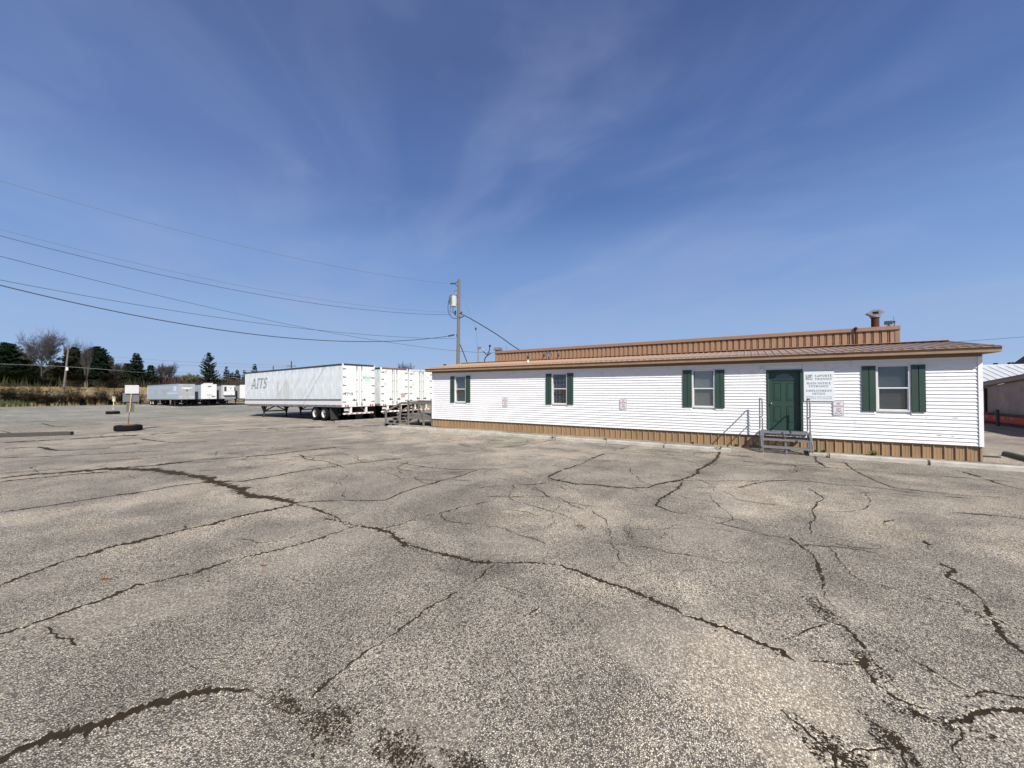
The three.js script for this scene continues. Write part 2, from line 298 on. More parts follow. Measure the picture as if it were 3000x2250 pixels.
// cracks: open seams filled with dark soil, irregular edges
function buildCracks(ground) {
  const crackM = mat([.058, .042, .027], { map: concT, tile: 0.25, rough: 1, bump: 0.006, btile: 0.12 });
  const A = p => [0.5727 * p[0], 1300 + 0.5727 * p[1]], B = p => [1000 + 0.5727 * p[0], 1300 + 0.5727 * p[1]], C = p => [2000 + 0.5727 * p[0], 1300 + 0.5727 * p[1]], D = p => p;
  // [mapping, width in metres, soft breaks, points measured on the photograph]
  const L = [
    [A, .075, 0, [[-60, 1625], [0, 1600], [120, 1545], [300, 1480], [500, 1440], [680, 1375], [850, 1310], [950, 1275], [1060, 1245], [1200, 1245], [1280, 1250]]],
    [A, .05, 1, [[1280, 1250], [1370, 1290], [1450, 1310], [1540, 1330]]], [A, .022, 1, [[1060, 1245], [1075, 1205]]],
    [A, .05, 0, [[-80, 1000], [0, 975], [150, 930], [300, 880], [450, 820], [600, 765], [720, 715], [850, 690], [1000, 655], [1130, 615], [1280, 570], [1440, 530], [1600, 490], [1746, 440], [1850, 405]]],
    [A, .075, 0, [[-80, 755], [0, 725], [150, 665], [300, 610], [430, 570], [560, 530], [720, 495], [860, 460], [960, 435], [1080, 410], [1200, 375], [1350, 345], [1520, 305]]],
    [A, .16, 0, [[1520, 305], [1480, 290], [1380, 275], [1300, 265], [1230, 245], [1240, 230], [1180, 215], [1080, 190], [1075, 175], [1000, 160], [880, 145], [770, 130], [560, 130]]],
    [A, .05, 0, [[0, 350], [250, 315], [480, 280], [760, 240], [900, 215], [1070, 195], [1250, 190], [1400, 165], [1560, 135], [1746, 110]]],
    [A, .13, 0, [[0, 175], [200, 155], [400, 140], [560, 128], [800, 110], [1000, 85]]], [A, .06, 0, [[1000, 85], [1200, 70], [1400, 55], [1600, 30], [1746, 15]]],
    [A, .06, 1, [[0, 192], [250, 170], [450, 150], [650, 135]]], [A, .03, 0, [[1520, 305], [1620, 290], [1746, 288]]],
    [A, .03, 1, [[240, 930], [330, 960], [440, 1010]]], [A, .022, 0, [[940, 415], [970, 435]]], [A, .05, 0, [[1520, 305], [1600, 328], [1700, 362], [1746, 395], [1830, 412]]],
    [A, .018, 1, [[1240, 480], [1330, 500], [1450, 490], [1560, 450], [1680, 420]]], [A, .02, 1, [[980, 1130], [1005, 1145]]],
    [B, .085, 0, [[-80, 375], [0, 395], [90, 415], [180, 430], [260, 455], [300, 490], [330, 515], [450, 545], [560, 575], [680, 600], [780, 605]]],
    [B, .06, 0, [[780, 605], [880, 600], [980, 600], [1100, 610], [1200, 640], [1310, 680], [1420, 720], [1530, 755], [1640, 805], [1746, 865]]],
    [B, .035, 1, [[780, 605], [700, 670], [620, 725], [520, 790], [410, 855], [370, 885], [280, 950], [190, 1020], [110, 1080], [30, 1140], [-60, 1220], [-120, 1280]]],
    [B, .035, 0, [[200, 430], [300, 410], [390, 375], [500, 355], [620, 320], [760, 290]]],
    [B, .035, 0, [[0, 288], [120, 290], [220, 285], [330, 240], [430, 215], [520, 185], [620, 160], [700, 132]]],
    [B, .04, 0, [[0, 110], [150, 90], [320, 75]]], [B, .03, 0, [[300, 98], [450, 120], [560, 130], [690, 132]]],
    [B, .05, 0, [[1050, 170], [1110, 190], [1200, 203], [1330, 213], [1440, 225], [1560, 225], [1640, 200], [1746, 178]]],
    [B, .04, 0, [[1746, 355], [1680, 345], [1600, 315], [1620, 285], [1700, 235], [1746, 195]]],
    [B, .035, 1, [[1050, 170], [1120, 135], [1220, 105], [1290, 70], [1380, 40], [1480, 10]]],
    [B, .03, 1, [[945, 862], [1000, 822]]], [B, .018, 1, [[760, 705], [860, 730], [950, 755]]], [B, .03, 1, [[1140, 585], [1160, 570]]], [B, .018, 1, [[240, 310], [380, 340]]],
    [C, .05, 0, [[0, 865], [120, 900], [220, 935], [330, 985], [420, 1025], [480, 1040], [560, 1100]]],
    [C, 0.019, 0, [[-120, 340], [0, 355], [130, 375], [260, 385], [400, 410], [520, 430], [640, 445]]],
    [C, 0.012, 1, [[0, 420], [200, 435], [400, 460], [540, 475]]], [C, .045, 0, [[540, 475], [620, 530], [680, 570], [675, 620], [690, 640], [700, 700]]], [C, .07, 1, [[700, 700], [720, 780], [760, 830]]],
    [C, 0.022, 0, [[655, 460], [650, 430], [665, 370], [650, 330], [690, 295], [720, 280], [680, 250], [640, 225]]], [C, 0.015, 0, [[655, 460], [800, 485], [950, 510], [1050, 525]]],
    [C, 0.019, 1, [[705, 505], [750, 550], [800, 605], [880, 680], [980, 715], [1080, 740], [1250, 790], [1400, 815], [1530, 850]]],
    [C, .035, 1, [[1230, 490], [1232, 535]]], [C, .045, 1, [[1300, 600], [1370, 640], [1340, 680], [1450, 745], [1530, 820], [1540, 870], [1620, 910], [1746, 945]]],
    [C, .05, 1, [[1540, 870], [1600, 960], [1690, 1030], [1746, 1080]]],
    [C, .02, 1, [[500, 980], [560, 950], [640, 920], [730, 910]]], [C, .045, 0, [[730, 910], [800, 930], [840, 980], [880, 1010], [910, 1045]]], [C, .08, 1, [[910, 1045], [910, 1100], [930, 1150]]], [C, .035, 0, [[930, 1150], [970, 1220], [1050, 1280], [1150, 1320], [1250, 1350]]],
    [C, .025, 1, [[840, 940], [950, 990], [1080, 1040], [1200, 1110], [1320, 1180]]], [C, .045, 1, [[1320, 1180], [1430, 1240], [1560, 1280]]],
    [C, .06, 0, [[1290, 1385], [1450, 1370], [1580, 1345], [1640, 1345], [1746, 1360], [1820, 1375]]],
    [C, .03, 1, [[500, 1340], [570, 1400], [640, 1470], [700, 1530]]], [C, .04, 1, [[700, 1530], [730, 1590], [780, 1655], [820, 1700]]], [C, .035, 1, [[1020, 1440], [1080, 1460], [1100, 1540], [1110, 1655], [1115, 1720]]],
    [C, .02, 1, [[650, 1110], [780, 1110], [900, 1115]]], [C, .02, 1, [[820, 1545], [950, 1540], [1030, 1545]]], [C, .02, 1, [[1410, 1380], [1420, 1480], [1400, 1580], [1430, 1655]]],
    [C, .05, 0, [[0, 180], [40, 165], [100, 120], [170, 80], [185, 40]]], [C, 0.019, 0, [[0, 185], [180, 190], [350, 188], [540, 185], [680, 195], [820, 215]]], [C, 0.019, 0, [[270, 225], [320, 215], [400, 195], [540, 185]]],
    [C, 0.022, 0, [[810, 90], [900, 150], [980, 185], [1080, 225], [1250, 245], [1450, 262], [1640, 275]]], [C, .035, 1, [[660, 70], [690, 100], [720, 115]]],
    [C, .025, 1, [[-300, 40], [0, 60], [200, 80], [500, 105], [800, 125], [1100, 150], [1400, 170], [1700, 195]]], [C, .03, 1, [[1360, 125], [1480, 160], [1620, 205], [1746, 235]]],
    [C, .02, 1, [[520, 155], [580, 140], [570, 110]]], [C, .02, 1, [[1080, 450], [1000, 400], [1100, 370]]],
    [D, .20, 1, [[0, 1297], [120, 1291], [260, 1283], [340, 1278], [480, 1270], [700, 1258], [1000, 1249], [1120, 1246]]],
    [D, .07, 0, [[0, 1314], [70, 1311], [118, 1309], [165, 1319], [230, 1318], [330, 1312]]], [D, .05, 0, [[0, 1340], [90, 1339], [200, 1334], [330, 1328], [480, 1320]]],
    [D, .10, 1, [[0, 1238], [90, 1235], [170, 1234]]], [D, .07, 0, [[125, 1240], [160, 1249], [195, 1251], [230, 1250]]], [D, .05, 1, [[0, 1261], [20, 1265], [40, 1271]]],
    [D, .05, 0, [[410, 1285], [450, 1290], [500, 1296], [620, 1294]]], [D, .04, 1, [[660, 1330], [800, 1318], [950, 1302], [1060, 1296]]],
    [D, .05, 1, [[420, 1222], [450, 1223], [490, 1221]]], [D, .06, 1, [[470, 1217], [500, 1216], [520, 1215]]],
    [D, .03, 1, [[1255, 1278], [1380, 1285], [1500, 1292], [1625, 1300], [1780, 1308], [1980, 1322], [2200, 1338]]],
    [D, .03, 0, [[0, 1386], [90, 1380], [200, 1374]]], [D, .025, 1, [[230, 1352], [330, 1348], [430, 1342], [560, 1332]]], [D, .02, 1, [[400, 1400], [520, 1386], [640, 1376]]], [D, .025, 1, [[560, 1356], [700, 1346], [860, 1338], [980, 1332]]], [D, .025, 0, [[880, 1330], [900, 1345], [960, 1352], [1010, 1370]]],
    [D, .02, 1, [[1040, 1350], [1180, 1342], [1300, 1330], [1420, 1318]]], [D, .02, 1, [[1180, 1395], [1260, 1380], [1330, 1384], [1420, 1372], [1500, 1376]]], [D, .02, 1, [[1400, 1430], [1480, 1416], [1560, 1420], [1660, 1400]]], [D, .02, 1, [[1560, 1330], [1640, 1340], [1720, 1350], [1790, 1348]]], [D, .025, 1, [[640, 1272], [760, 1268], [900, 1262], [1060, 1258]]], [D, .02, 0, [[1060, 1258], [1090, 1266], [1150, 1270], [1230, 1268]]],
    [D, .022, 1, [[2240, 1352], [2330, 1362], [2420, 1360], [2540, 1372]]], [D, .022, 1, [[2680, 1480], [2780, 1500], [2900, 1508], [3020, 1520]]], [D, .022, 0, [[2380, 1330], [2392, 1352], [2420, 1368]]], [D, .02, 1, [[2480, 1420], [2600, 1432], [2720, 1450], [2860, 1460]]],
    [D, .03, 0, [[1625, 1287], [1580, 1296], [1520, 1305], [1450, 1312]]], [D, .025, 1, [[1280, 1292], [1220, 1300], [1150, 1306]]],
  ];
  const R = rng(909);
  const lipP = [], lipU = [], lipC = [], lipI = [];
  const ribbon = (P, w, broken, seed, lips = false) => { // P: world polyline
    const S = []; for (let i = 0; i < P.length - 1; i++) { const d = Math.hypot(P[i + 1][0] - P[i][0], P[i + 1][1] - P[i][1]), dist = Math.hypot(P[i][0], P[i][1]), n = Math.max(1, Math.round(d / Math.max(0.016, dist * 0.0035))); for (let k = 0; k < n; k++) S.push([lerp(P[i][0], P[i + 1][0], k / n), lerp(P[i][1], P[i + 1][1], k / n)]); } S.push(P[P.length - 1]);
    let len = 0; const pos = [], ix = []; const E = [];
    for (let i = 0; i < S.length; i++) {
      const a = S[Math.max(0, i - 1)], b = S[Math.min(S.length - 1, i + 1)]; let tx = b[0] - a[0], tz = b[1] - a[1]; const tl = Math.hypot(tx, tz) || 1; tx /= tl; tz /= tl; if (i) len += Math.hypot(S[i][0] - S[i - 1][0], S[i][1] - S[i - 1][1]);
      const wob = (fbm(len * 2.2, seed, 3, 3) - 0.5) * 0.10 + (vnoise(len * 16, seed, 4) - 0.5) * 0.03;
      let wd = w * 0.95 * (1 + Math.min(1.3, Math.max(0, Math.hypot(S[i][0], S[i][1]) - 5) / 9)) * (0.35 + 1.1 * fbm(len * 2.6, seed + 50, 5, 3)) * (0.45 + 1.1 * hash2(i, seed, 2)); if (broken) wd *= sstep(0.30, 0.60, fbm(len * 3.1, seed + 90, 6, 3)) * 1.15;
      wd *= Math.min(1, (i + 0.3) / 4, (S.length - 0.7 - i) / 4 + 0.05); wd = Math.max(0.002, wd);
      const l = wd * (0.25 + 0.5 * hash2(i, seed, 7)), r = wd - l, cx = S[i][0] - tz * wob, cz = S[i][1] + tx * wob;
      E.push([cx - tz * l, cz + tx * l, cx + tz * r, cz - tx * r]);
    }
    let q0 = 0; const bits = []; // crumbs of soil caught between the chips beside the crack
    for (let i = 0; i < E.length; i++) { const e = E[i], w2 = Math.hypot(e[0] - e[2], e[1] - e[3]), nb = Math.min(4, (w2 > .012 ? 1.3 : .5) + w2 * 26) * (Math.hypot(e[0], e[1]) < 14 ? 1 : .3); for (let k = 0; k < nb; k++) { const h1 = hash2(i, k, seed), h2 = hash2(i, k, seed + 7), h3 = hash2(i, k, seed + 13), t = (h1 + h2 - 1) * (1.6 + .012 / (w2 + .004)) + .5, cx = lerp(e[0], e[2], t), cz = lerp(e[1], e[3], t), sz = .003 + .011 * h3 * h3, a = h1 * 44; bits.push([cx, cz, sz, a]); } }
    for (const [cx, cz, sz, a] of bits) for (const d of [0, 2.1, 4.2]) { const x = cx + Math.cos(a + d) * sz, z = cz + Math.sin(a + d) * sz * (1 + .6 * Math.sin(a)); q0++; pos.push(x, gy(x) + .003, z); }
    for (let i = 0; i < q0; i += 3) ix.push(i, i + 2, i + 1);
    for (const e of E) pos.push(e[0], gy(e[0]) + 0.0035, e[1], e[2], gy(e[2]) + 0.0035, e[3]);
    for (let i = 0; i < E.length - 1; i++) ix.push(q0 + 2 * i, q0 + 2 * i + 2, q0 + 2 * i + 1, q0 + 2 * i + 1, q0 + 2 * i + 2, q0 + 2 * i + 3);
    if (lips) for (const side of [0, 2]) { // crumbled, slightly heaved lips of the surfacing
      const ib = lipP.length / 3; for (let i = 0; i < E.length; i++) { const e = E[i], ex = e[side], ez = e[side + 1]; let ox = ex - e[2 - side], oz = ez - e[3 - side]; const ol = Math.hypot(ox, oz) || 1, h = Math.min(1, ol / .02) * (.003 + .008 * hash2(i >> 1, seed, 31 + side)), wl = .02 + .03 * hash2(i, seed, 33 + side); ox = ox / ol; oz = oz / ol;
        for (const [px, py, pz] of [[ex - ox * .002, .001, ez - oz * .002], [ex, h, ez], [ex + ox * wl * .45, h * .7, ez + oz * wl * .45], [ex + ox * wl, .0005, ez + oz * wl]]) { lipP.push(px, gy(px) + py, pz); lipU.push(px + 0.35 * Math.sin(pz * 0.7), -pz + 0.35 * Math.sin(px * 0.6)); lipC.push(...groundTint(px, pz)); } }
      for (let i = 0; i < E.length - 1; i++) for (let q = 0; q < 3; q++) { const a = ib + i * 4 + q, b = a + 4; if (side === 0) lipI.push(a, b, a + 1, a + 1, b, b + 1); else lipI.push(a, a + 1, b, a + 1, b + 1, b); } }
    const g = new THREE.BufferGeometry(); g.setAttribute('position', new THREE.Float32BufferAttribute(pos, 3)); g.setIndex(ix); g.computeVertexNormals();
    const nn = g.attributes.normal; for (let i = 0; i < nn.count; i++) nn.setXYZ(i, 0, 1, 0); return g;
  };
  let sd = 1; for (const [f, w, br, pts] of L) { const wp = pts.map(p => gp(...f(p))), nearest = Math.min(...wp.map(p => Math.hypot(...p))); obj('crack', ribbon(wp, w, br, sd++, nearest < 7), crackM, ground); }
  { const g = new THREE.BufferGeometry(); g.setAttribute('position', new THREE.Float32BufferAttribute(lipP, 3)); g.setAttribute('uv', new THREE.Float32BufferAttribute(lipU, 2)); g.setAttribute('color', new THREE.Float32BufferAttribute(lipC, 3)); g.setIndex(lipI); g.computeVertexNormals(); const lm = new THREE.Mesh(g, ground.material); lm.name = 'crack_lips'; lm.castShadow = lm.receiveShadow = true; lm.userData.kind = 'stuff'; ground.add(lm); }
  // hairline cracking, too fine and many to name one by one
  const fine = []; for (let n = 0; n < 190; n++) {
    let x, z; if (n < 120) { x = -16 + 19 * R(); z = -15 + 10.5 * R(); } else { x = -40 + 26 * R(); z = -16 + 16 * R(); }
    let a = R() < 0.6 ? (R() < 0.5 ? 0.1 : 3.2) + (R() - 0.5) * 0.9 : R() * 6.28; const P = [[x, z]]; const steps = 4 + Math.floor(R() * 9);
    for (let k = 0; k < steps; k++) { a += (R() - 0.5) * 1.0; const l = 0.12 + 0.22 * R(); x += Math.cos(a) * l; z += Math.sin(a) * l; P.push([x, z]); }
    fine.push(ribbon(P, 0.008 + 0.012 * R() * R(), 1, 300 + n));
  }
  const fm = obj('hairline_cracks', fine, crackM, ground); fm.userData.kind = 'stuff';
  // soil lying between the chips at the worn hollows: [photo centre, radius x, radius z, count]
  for (const [px, py, rx, rz, n] of [[960, 2120, .16, .10, 420], [1180, 2190, .20, .10, 620], [1010, 2080, .12, .06, 160], [2430, 2190, .13, .14, 620], [2610, 2170, .07, .16, 480], [1380, 2240, .16, .05, 260], [2700, 2090, .2, .05, 260], [2400, 1780, .08, .25, 420], [850, 2045, .14, .05, 300], [2530, 1930, .06, .14, 260], [2860, 1800, .06, .3, 200], [1840, 1560, .06, .30, 200], [1700, 1540, .10, .10, 120]]) {
    const c = gp(px, py), pos = []; for (let k = 0; k < n; k++) { const a = R() * 6.283, q = Math.pow(R(), .75) * (.7 + 1.1 * vnoise(Math.cos(a) * 2 + px, Math.sin(a) * 2 + py, 3)), x0 = c[0] + Math.cos(a) * rx * q + Math.sin(a) * rz * q * .35, z0 = c[1] + Math.sin(a) * rz * q, sz = .004 + .012 * R() * R(), b = R() * 6; for (const d of [0, 4.2, 2.1]) { const x = x0 + Math.cos(b + d) * sz, z = z0 + Math.sin(b + d) * sz * (.6 + .8 * R()); pos.push(x, gy(x) + .003 + .0004 * R(), z); } }
    const g = new THREE.BufferGeometry(); g.setAttribute('position', new THREE.Float32BufferAttribute(pos, 3)); g.computeVertexNormals(); const o = obj('loose_soil', g, crackM, ground); o.userData.kind = 'stuff';
  }
  // two rusty spots
  for (const [px, py, rx, rz] of [[315, 1692, .075, .03], [776, 1653, .055, .025]]) {
    const c = gp(px, py), s = []; for (let k = 0; k < 18; k++) { const a = k / 18 * 6.283, q = 0.55 + 0.7 * R(); s.push(new THREE.Vector2(Math.cos(a) * rx * q, Math.sin(a) * rz * q)); }
    const g = new THREE.ShapeGeometry(new THREE.Shape(s)).rotateX(-Math.PI / 2).rotateY(0.5); g.translate(c[0], gy(c[0]) + 0.004, c[1]); obj('rust_stain', g, mat([.25, .075, .02], { map: concT, tile: 0.1, rough: 1 }), ground);
  }
}

// ================= OFFICE =================
const FZ = -16.46, OX0 = -15.38, OX1 = 5.76;
const office = thing('office_building', 'long low white vinyl-sided office with green shutters and tan skirting', 'building', [OX0, 0, FZ]);
function offs(geos) { return [].concat(geos).map(g => prep(g).translate(-OX0, 0, -FZ)); }
function opart(name, geos, m, parent = office, keepUV) { return obj(name, offs(geos), m, parent, keepUV); }
const WIN = [[-13.71, -12.97, -14.02, -12.64], [-7.82, -7.08, -8.14, -6.75], [-1.80, -1.05, -2.15, -0.71], [3.52, 4.27, 3.16, 4.61]]; // window x0,x1, shutters outer x
const WY0 = 1.40, WY1 = 2.83, DX0 = 0.60, DX1 = 1.63, DY0 = 0.655, DY1 = 2.78;
opart('wall', [bx(OX0 + .02, OX1 - .02, .43, 3.12, FZ - 6.1, FZ - .20), bx(OX0 + .02, OX1 - .02, 0.02, .43, FZ - 6.0, FZ - .06)], M.interior);
// sheathing round the openings (front wall thickness)
{
  const xs = []; let x = OX0 + .02; const cuts = [...WIN.map(w => [w[0], w[1]]), [DX0, DX1]].sort((a, b) => a[0] - b[0]);
  for (const c of cuts) { xs.push([x, c[0]]); x = c[1]; } xs.push([x, OX1 - .02]);
  const g = xs.map(([a, b]) => bx(a, b, .43, 3.12, FZ - .198, FZ - .022));
  for (const w of WIN) { g.push(bx(w[0], w[1], .43, WY0, FZ - .198, FZ - .022), bx(w[0], w[1], WY1, 3.12, FZ - .198, FZ - .022)); }
  g.push(bx(DX0, DX1, .43, DY0 - .02, FZ - .198, FZ - .022), bx(DX0, DX1, DY1, 3.12, FZ - .198, FZ - .022)); opart('sheathing', g, M.vinylTrim);
}
// lap siding, course by course
const vinyls = [M.vinyl, mat([.875, .875, .875], { map: vinylT, tile: 3.7, rough: .5 }), mat([.90, .90, .91], { map: vinylT, tile: 5.1, rough: .46 })];
{
  const EXPO = 0.107, Y0 = 0.445, N = 25;
  for (let k = 0; k < N; k++) {
    const y0 = Y0 + k * EXPO, y1 = Math.min(3.115, y0 + EXPO + 0.004); if (y0 > 3.1) break;
    const runs = []; let x = OX0 + .075; const cuts = [];
    for (const w of WIN) if (y1 > WY0 - .03 && y0 < WY1 + .03) cuts.push([w[0] - .028, w[1] + .028]);
    if (y1 > DY0 - .02 && y0 < DY1 + .03) cuts.push([DX0 - .012, DX1 + .012]); cuts.sort((a, b) => a[0] - b[0]);
    for (const c of cuts) { runs.push([x, c[0]]); x = c[1]; } runs.push([x, OX1 - .085]);
    const split = []; for (const [a, b] of runs) { let p = a; const st = OX0 + ((k * 1.37) % 3.66); for (let q = st; q < b; q += 3.66) if (q > p + .5 && q < b - .5) { split.push([p, q - .0015]); p = q + .0015; } split.push([p, b]); }
    for (const [a, b] of split) { const j = (hash2(k, Math.round(a * 10), 3) - 0.5) * 0.002; opart('siding_board', prism([[FZ - .02, y0], [FZ + .028 + j, y0], [FZ + .028 + j, y0 + .014], [FZ + .002, y1], [FZ - .02, y1]], a, b), vinyls[Math.floor(hash2(k, Math.round(a * 31), 12) * 3)]); }
  }
}
opart('corner_trim', [rbx(OX0 - .03, OX0 + .073, .43, 3.12, FZ - .1, FZ + .04, .005)], M.vinylTrim);
opart('corner_trim', [rbx(OX1 - .083, OX1 + .012, .43, 3.10, FZ - .12, FZ + .042, .005)], M.vinylTrim);
opart('frieze_board', bx(OX0 - .02, OX1, 3.03, 3.118, FZ + .029, FZ + .05), M.soffit);
opart('end_wall', bx(OX0 - .018, OX0 + .018, .43, 3.12, FZ - 6.1, FZ - .101), M.vinyl);
opart('end_wall', bx(OX1 - .018, OX1 + .018, .43, 3.12, FZ - 6.1, FZ - .121), M.vinyl);
opart('rear_wall', bx(OX0, OX1, .43, 3.12, FZ - 6.14, FZ - 6.102), M.vinyl);
// skirting: ribbed tan sheets
const tans = [M.tanMetal, mat([.33, .212, .112], { map: streakT, tile: 1.3, rough: .55, bump: .001, bumpMap: waveN, btile: .6 }), mat([.375, .243, .13], { map: streakT, tile: 2.4, rough: .47, bump: .0015, bumpMap: waveN, btile: .5 })];
{
  const P = .2286, prof = (w) => [[0, FZ - .045], [.016, FZ - .012], [.032, FZ - .012], [.046, FZ - .045], [.098, FZ - .045], [.104, FZ - .040], [.112, FZ - .040], [.118, FZ - .045], [.168, FZ - .045], [.174, FZ - .040], [.182, FZ - .040], [.188, FZ - .045], [w, FZ - .045]];
  const sheet = (pr, y0, y1) => { const pos = []; for (let i = 0; i < pr.length - 1; i++) { const a = pr[i], b = pr[i + 1]; pos.push(a[0], y0, a[1], b[0], y0, b[1], b[0], y1, b[1], a[0], y0, a[1], b[0], y1, b[1], a[0], y1, a[1]); } const g = new THREE.BufferGeometry(); g.setAttribute('position', new THREE.Float32BufferAttribute(pos, 3)); g.computeVertexNormals(); return g; };
  const geo = boxUV(prep(sheet(prof(P - .0015), 0.005, .452).translate(0, 0, -FZ)));
  let i = 0; for (let x = OX0 + .012; x < OX1 - P + .02; x += P, i++) shared('skirting_sheet', geo, tans[Math.floor(hash2(i, 5, 5) * 3)], office, x - OX0, 0, 0);
  opart('skirting_corner', rbx(OX1 - .05, OX1 - .002, .005, .44, FZ - .09, FZ - .012, .004), M.tanMetal); opart('skirting_sheet', rbx(OX1 - .27, OX1 - .0505, .005, .44, FZ - .06, FZ - .047, .003), M.tanMetal);
  opart('skirting_corner', rbx(OX0 - .005, OX0 + .028, .005, .44, FZ - .09, FZ - .012, .004), M.tanMetal);
  opart('skirting_trim', bx(OX0, OX1 - .01, .425, .447, FZ - .04, FZ + .004), M.fascia);
}
// eave and roof
const RX0 = -15.62, RX1 = 6.02, EZ = FZ + .36, EY = 3.265, RZ = -19.45, RY = 3.75;
opart('fascia', rbx(RX0, RX1, 3.125, 3.255, EZ - .03, EZ, .005), M.fascia);
opart('soffit', bx(RX0 + .01, RX1 - .01, 3.121, 3.14, FZ - 6.4, EZ - .031), M.soffit);
opart('gutter_lip', bx(RX0, RX1, 3.256, 3.273, EZ - .02, EZ + .022), M.brownCap);
{
  const P = .2286, slope = (RY - EY) / (EZ - RZ), L = Math.hypot(RY - EY, EZ - RZ), th = Math.atan(slope);
  const pr = [[0, 0], [.014, .026], [.030, .026], [.044, 0], [.112, 0], [.118, .005], [.128, .005], [.134, 0], [P - .0015, 0]]; const pos = [];
  for (let i = 0; i < pr.length - 1; i++) { const a = pr[i], b = pr[i + 1]; pos.push(a[0], a[1], .05, b[0], b[1], .05, b[0], b[1], -L, a[0], a[1], .05, b[0], b[1], -L, a[0], a[1], -L); pos.push(a[0], a[1], .05, a[0], -.004, .05, b[0], -.004, .05, a[0], a[1], .05, b[0], -.004, .05, b[0], b[1], .05); }
  const g = new THREE.BufferGeometry(); g.setAttribute('position', new THREE.Float32BufferAttribute(pos, 3)); g.computeVertexNormals(); boxUV(g); g.rotateX(th);
  for (let x = RX0; x < RX1 - .05; x += P) shared('roof_sheet', g, M.roofMetal, office, x - OX0, EY + .012, EZ - FZ);
  const ux = [[0.0], [1]];
  const yAt = z => EY + .012 + (EZ - z) * slope;
  opart('roof_lap_strip', beam([RX0, yAt(EZ - .42) + .024, EZ - .42], [RX1, yAt(EZ - .42) + .024, EZ - .42], .07, .016), M.brownCap);
  opart('ridge_cap', [beam([RX0, RY + .035, RZ + .05], [RX1, RY + .035, RZ + .05], .26, .014, [0, 1, -.16]), beam([RX0, RY + .035, RZ - .17], [RX1, RY + .035, RZ - .17], .26, .014, [0, 1, .16])], M.brownCap);
  opart('rear_roof_slope', beam([(RX0 + RX1) / 2, RY - .01, RZ - .06], [(RX0 + RX1) / 2, 3.2, FZ - 6.5], RX1 - RX0, .03), M.roofMetal);
  for (const X of [RX0 - .006, RX1 - .02]) opart('rake_board', [beam([X + .013, EY - .04, EZ], [X + .013, RY - .03, RZ], .026, .14), beam([X + .013, RY - .03, RZ], [X + .013, 3.17, FZ - 6.5], .026, .14)], M.fascia);
  for (const X of [OX0, OX1 - .03]) opart('gable', prism([[FZ - .05, 3.12], [RZ, RY - .08], [FZ - 6.05, 3.12]], X, X + .03), M.vinyl);
}
// windows
WIN.forEach((w, i) => {
  const win = grp('window', office), bright = i === 2, x0 = w[0], x1 = w[1], ym = 2.13, fr = .03;
  const fm = M.alu;
  opart('frame', [rbx(x0 - .026, x0 + fr, WY0, WY1, FZ - .05, FZ + .026, .004), rbx(x1 - fr, x1 + .026, WY0, WY1, FZ - .05, FZ + .026, .004), rbx(x0 - .026, x1 + .026, WY1 - fr, WY1 + .012, FZ - .05, FZ + .024, .004), rbx(x0 - .03, x1 + .03, WY0 - .012, WY0 + .036, FZ - .05, FZ + .03, .004)], fm, win);
  opart('sash', [rbx(x0 + fr, x1 - fr, ym - .022, ym + .018, FZ - .04, FZ + .016, .004), rbx(x0 + fr, x0 + fr + .022, WY0 + .036, ym - .022, FZ - .035, FZ + .006, .003), rbx(x1 - fr - .022, x1 - fr, WY0 + .036, ym - .022, FZ - .035, FZ + .006, .003), rbx(x0 + fr, x1 - fr, WY0 + .036, WY0 + .062, FZ - .035, FZ + .006, .003)], fm, win);
  opart('pane', bx(x0 + fr, x1 - fr, ym + .018, WY1 - fr, FZ - .012, FZ - .009), glass, win);
  opart('pane', bx(x0 + fr + .022, x1 - fr - .022, WY0 + .062, ym - .022, FZ - .020, FZ - .017), glass, win);
  if (i === 1) { const m = []; for (const y of [2.32, 2.52, 1.66, 1.90]) m.push(bx(x0 + fr, x1 - fr, y - .006, y + .006, FZ - .05, FZ - .04)); for (const f of [.25, .5, .75]) m.push(bx(lerp(x0, x1, f) - .006, lerp(x0, x1, f) + .006, WY0 + .05, WY1 - .03, FZ - .05, FZ - .04)); opart('muntin', m, M.blindGrey, win); }
  else { // blinds, slat by slat
    const bm = bright ? M.blindWhite : M.blindGrey, yb = i === 0 ? 1.48 : WY0 + .06; let n = 0;
    const xa = x0 + fr + .03, xb = bright ? x1 - fr - .03 : x1 - fr - .05;
    for (let y = yb; y < WY1 - .04; y += .034, n++) { const s = beam([xa, y, FZ - .085], [xb, y, FZ - .085], .036, .002, [0, 1, -1.9 - .2 * hash2(n, i, 3)]); opart('slat', s, bm, win); }
  }
  for (const [a, b] of [[w[2], w[0] - .03], [w[1] + .03, w[3]]]) {
    const sh = grp('shutter', office), m = (a + b) / 2, dy = (hash2(i, Math.round(a * 7), 9) - .5) * .02;
    opart('backing', bx(a + .01, b - .01, WY0 + .01 + dy, WY1 + dy, FZ + .026, FZ + .034), M.black, sh);
    for (const [c, d] of [[a, m - .008], [m + .008, b]]) opart('board', rbx(c, d, WY0 + dy, WY1 + .012 + dy, FZ + .0345, FZ + .06, .005), M.green, sh);
  }
});
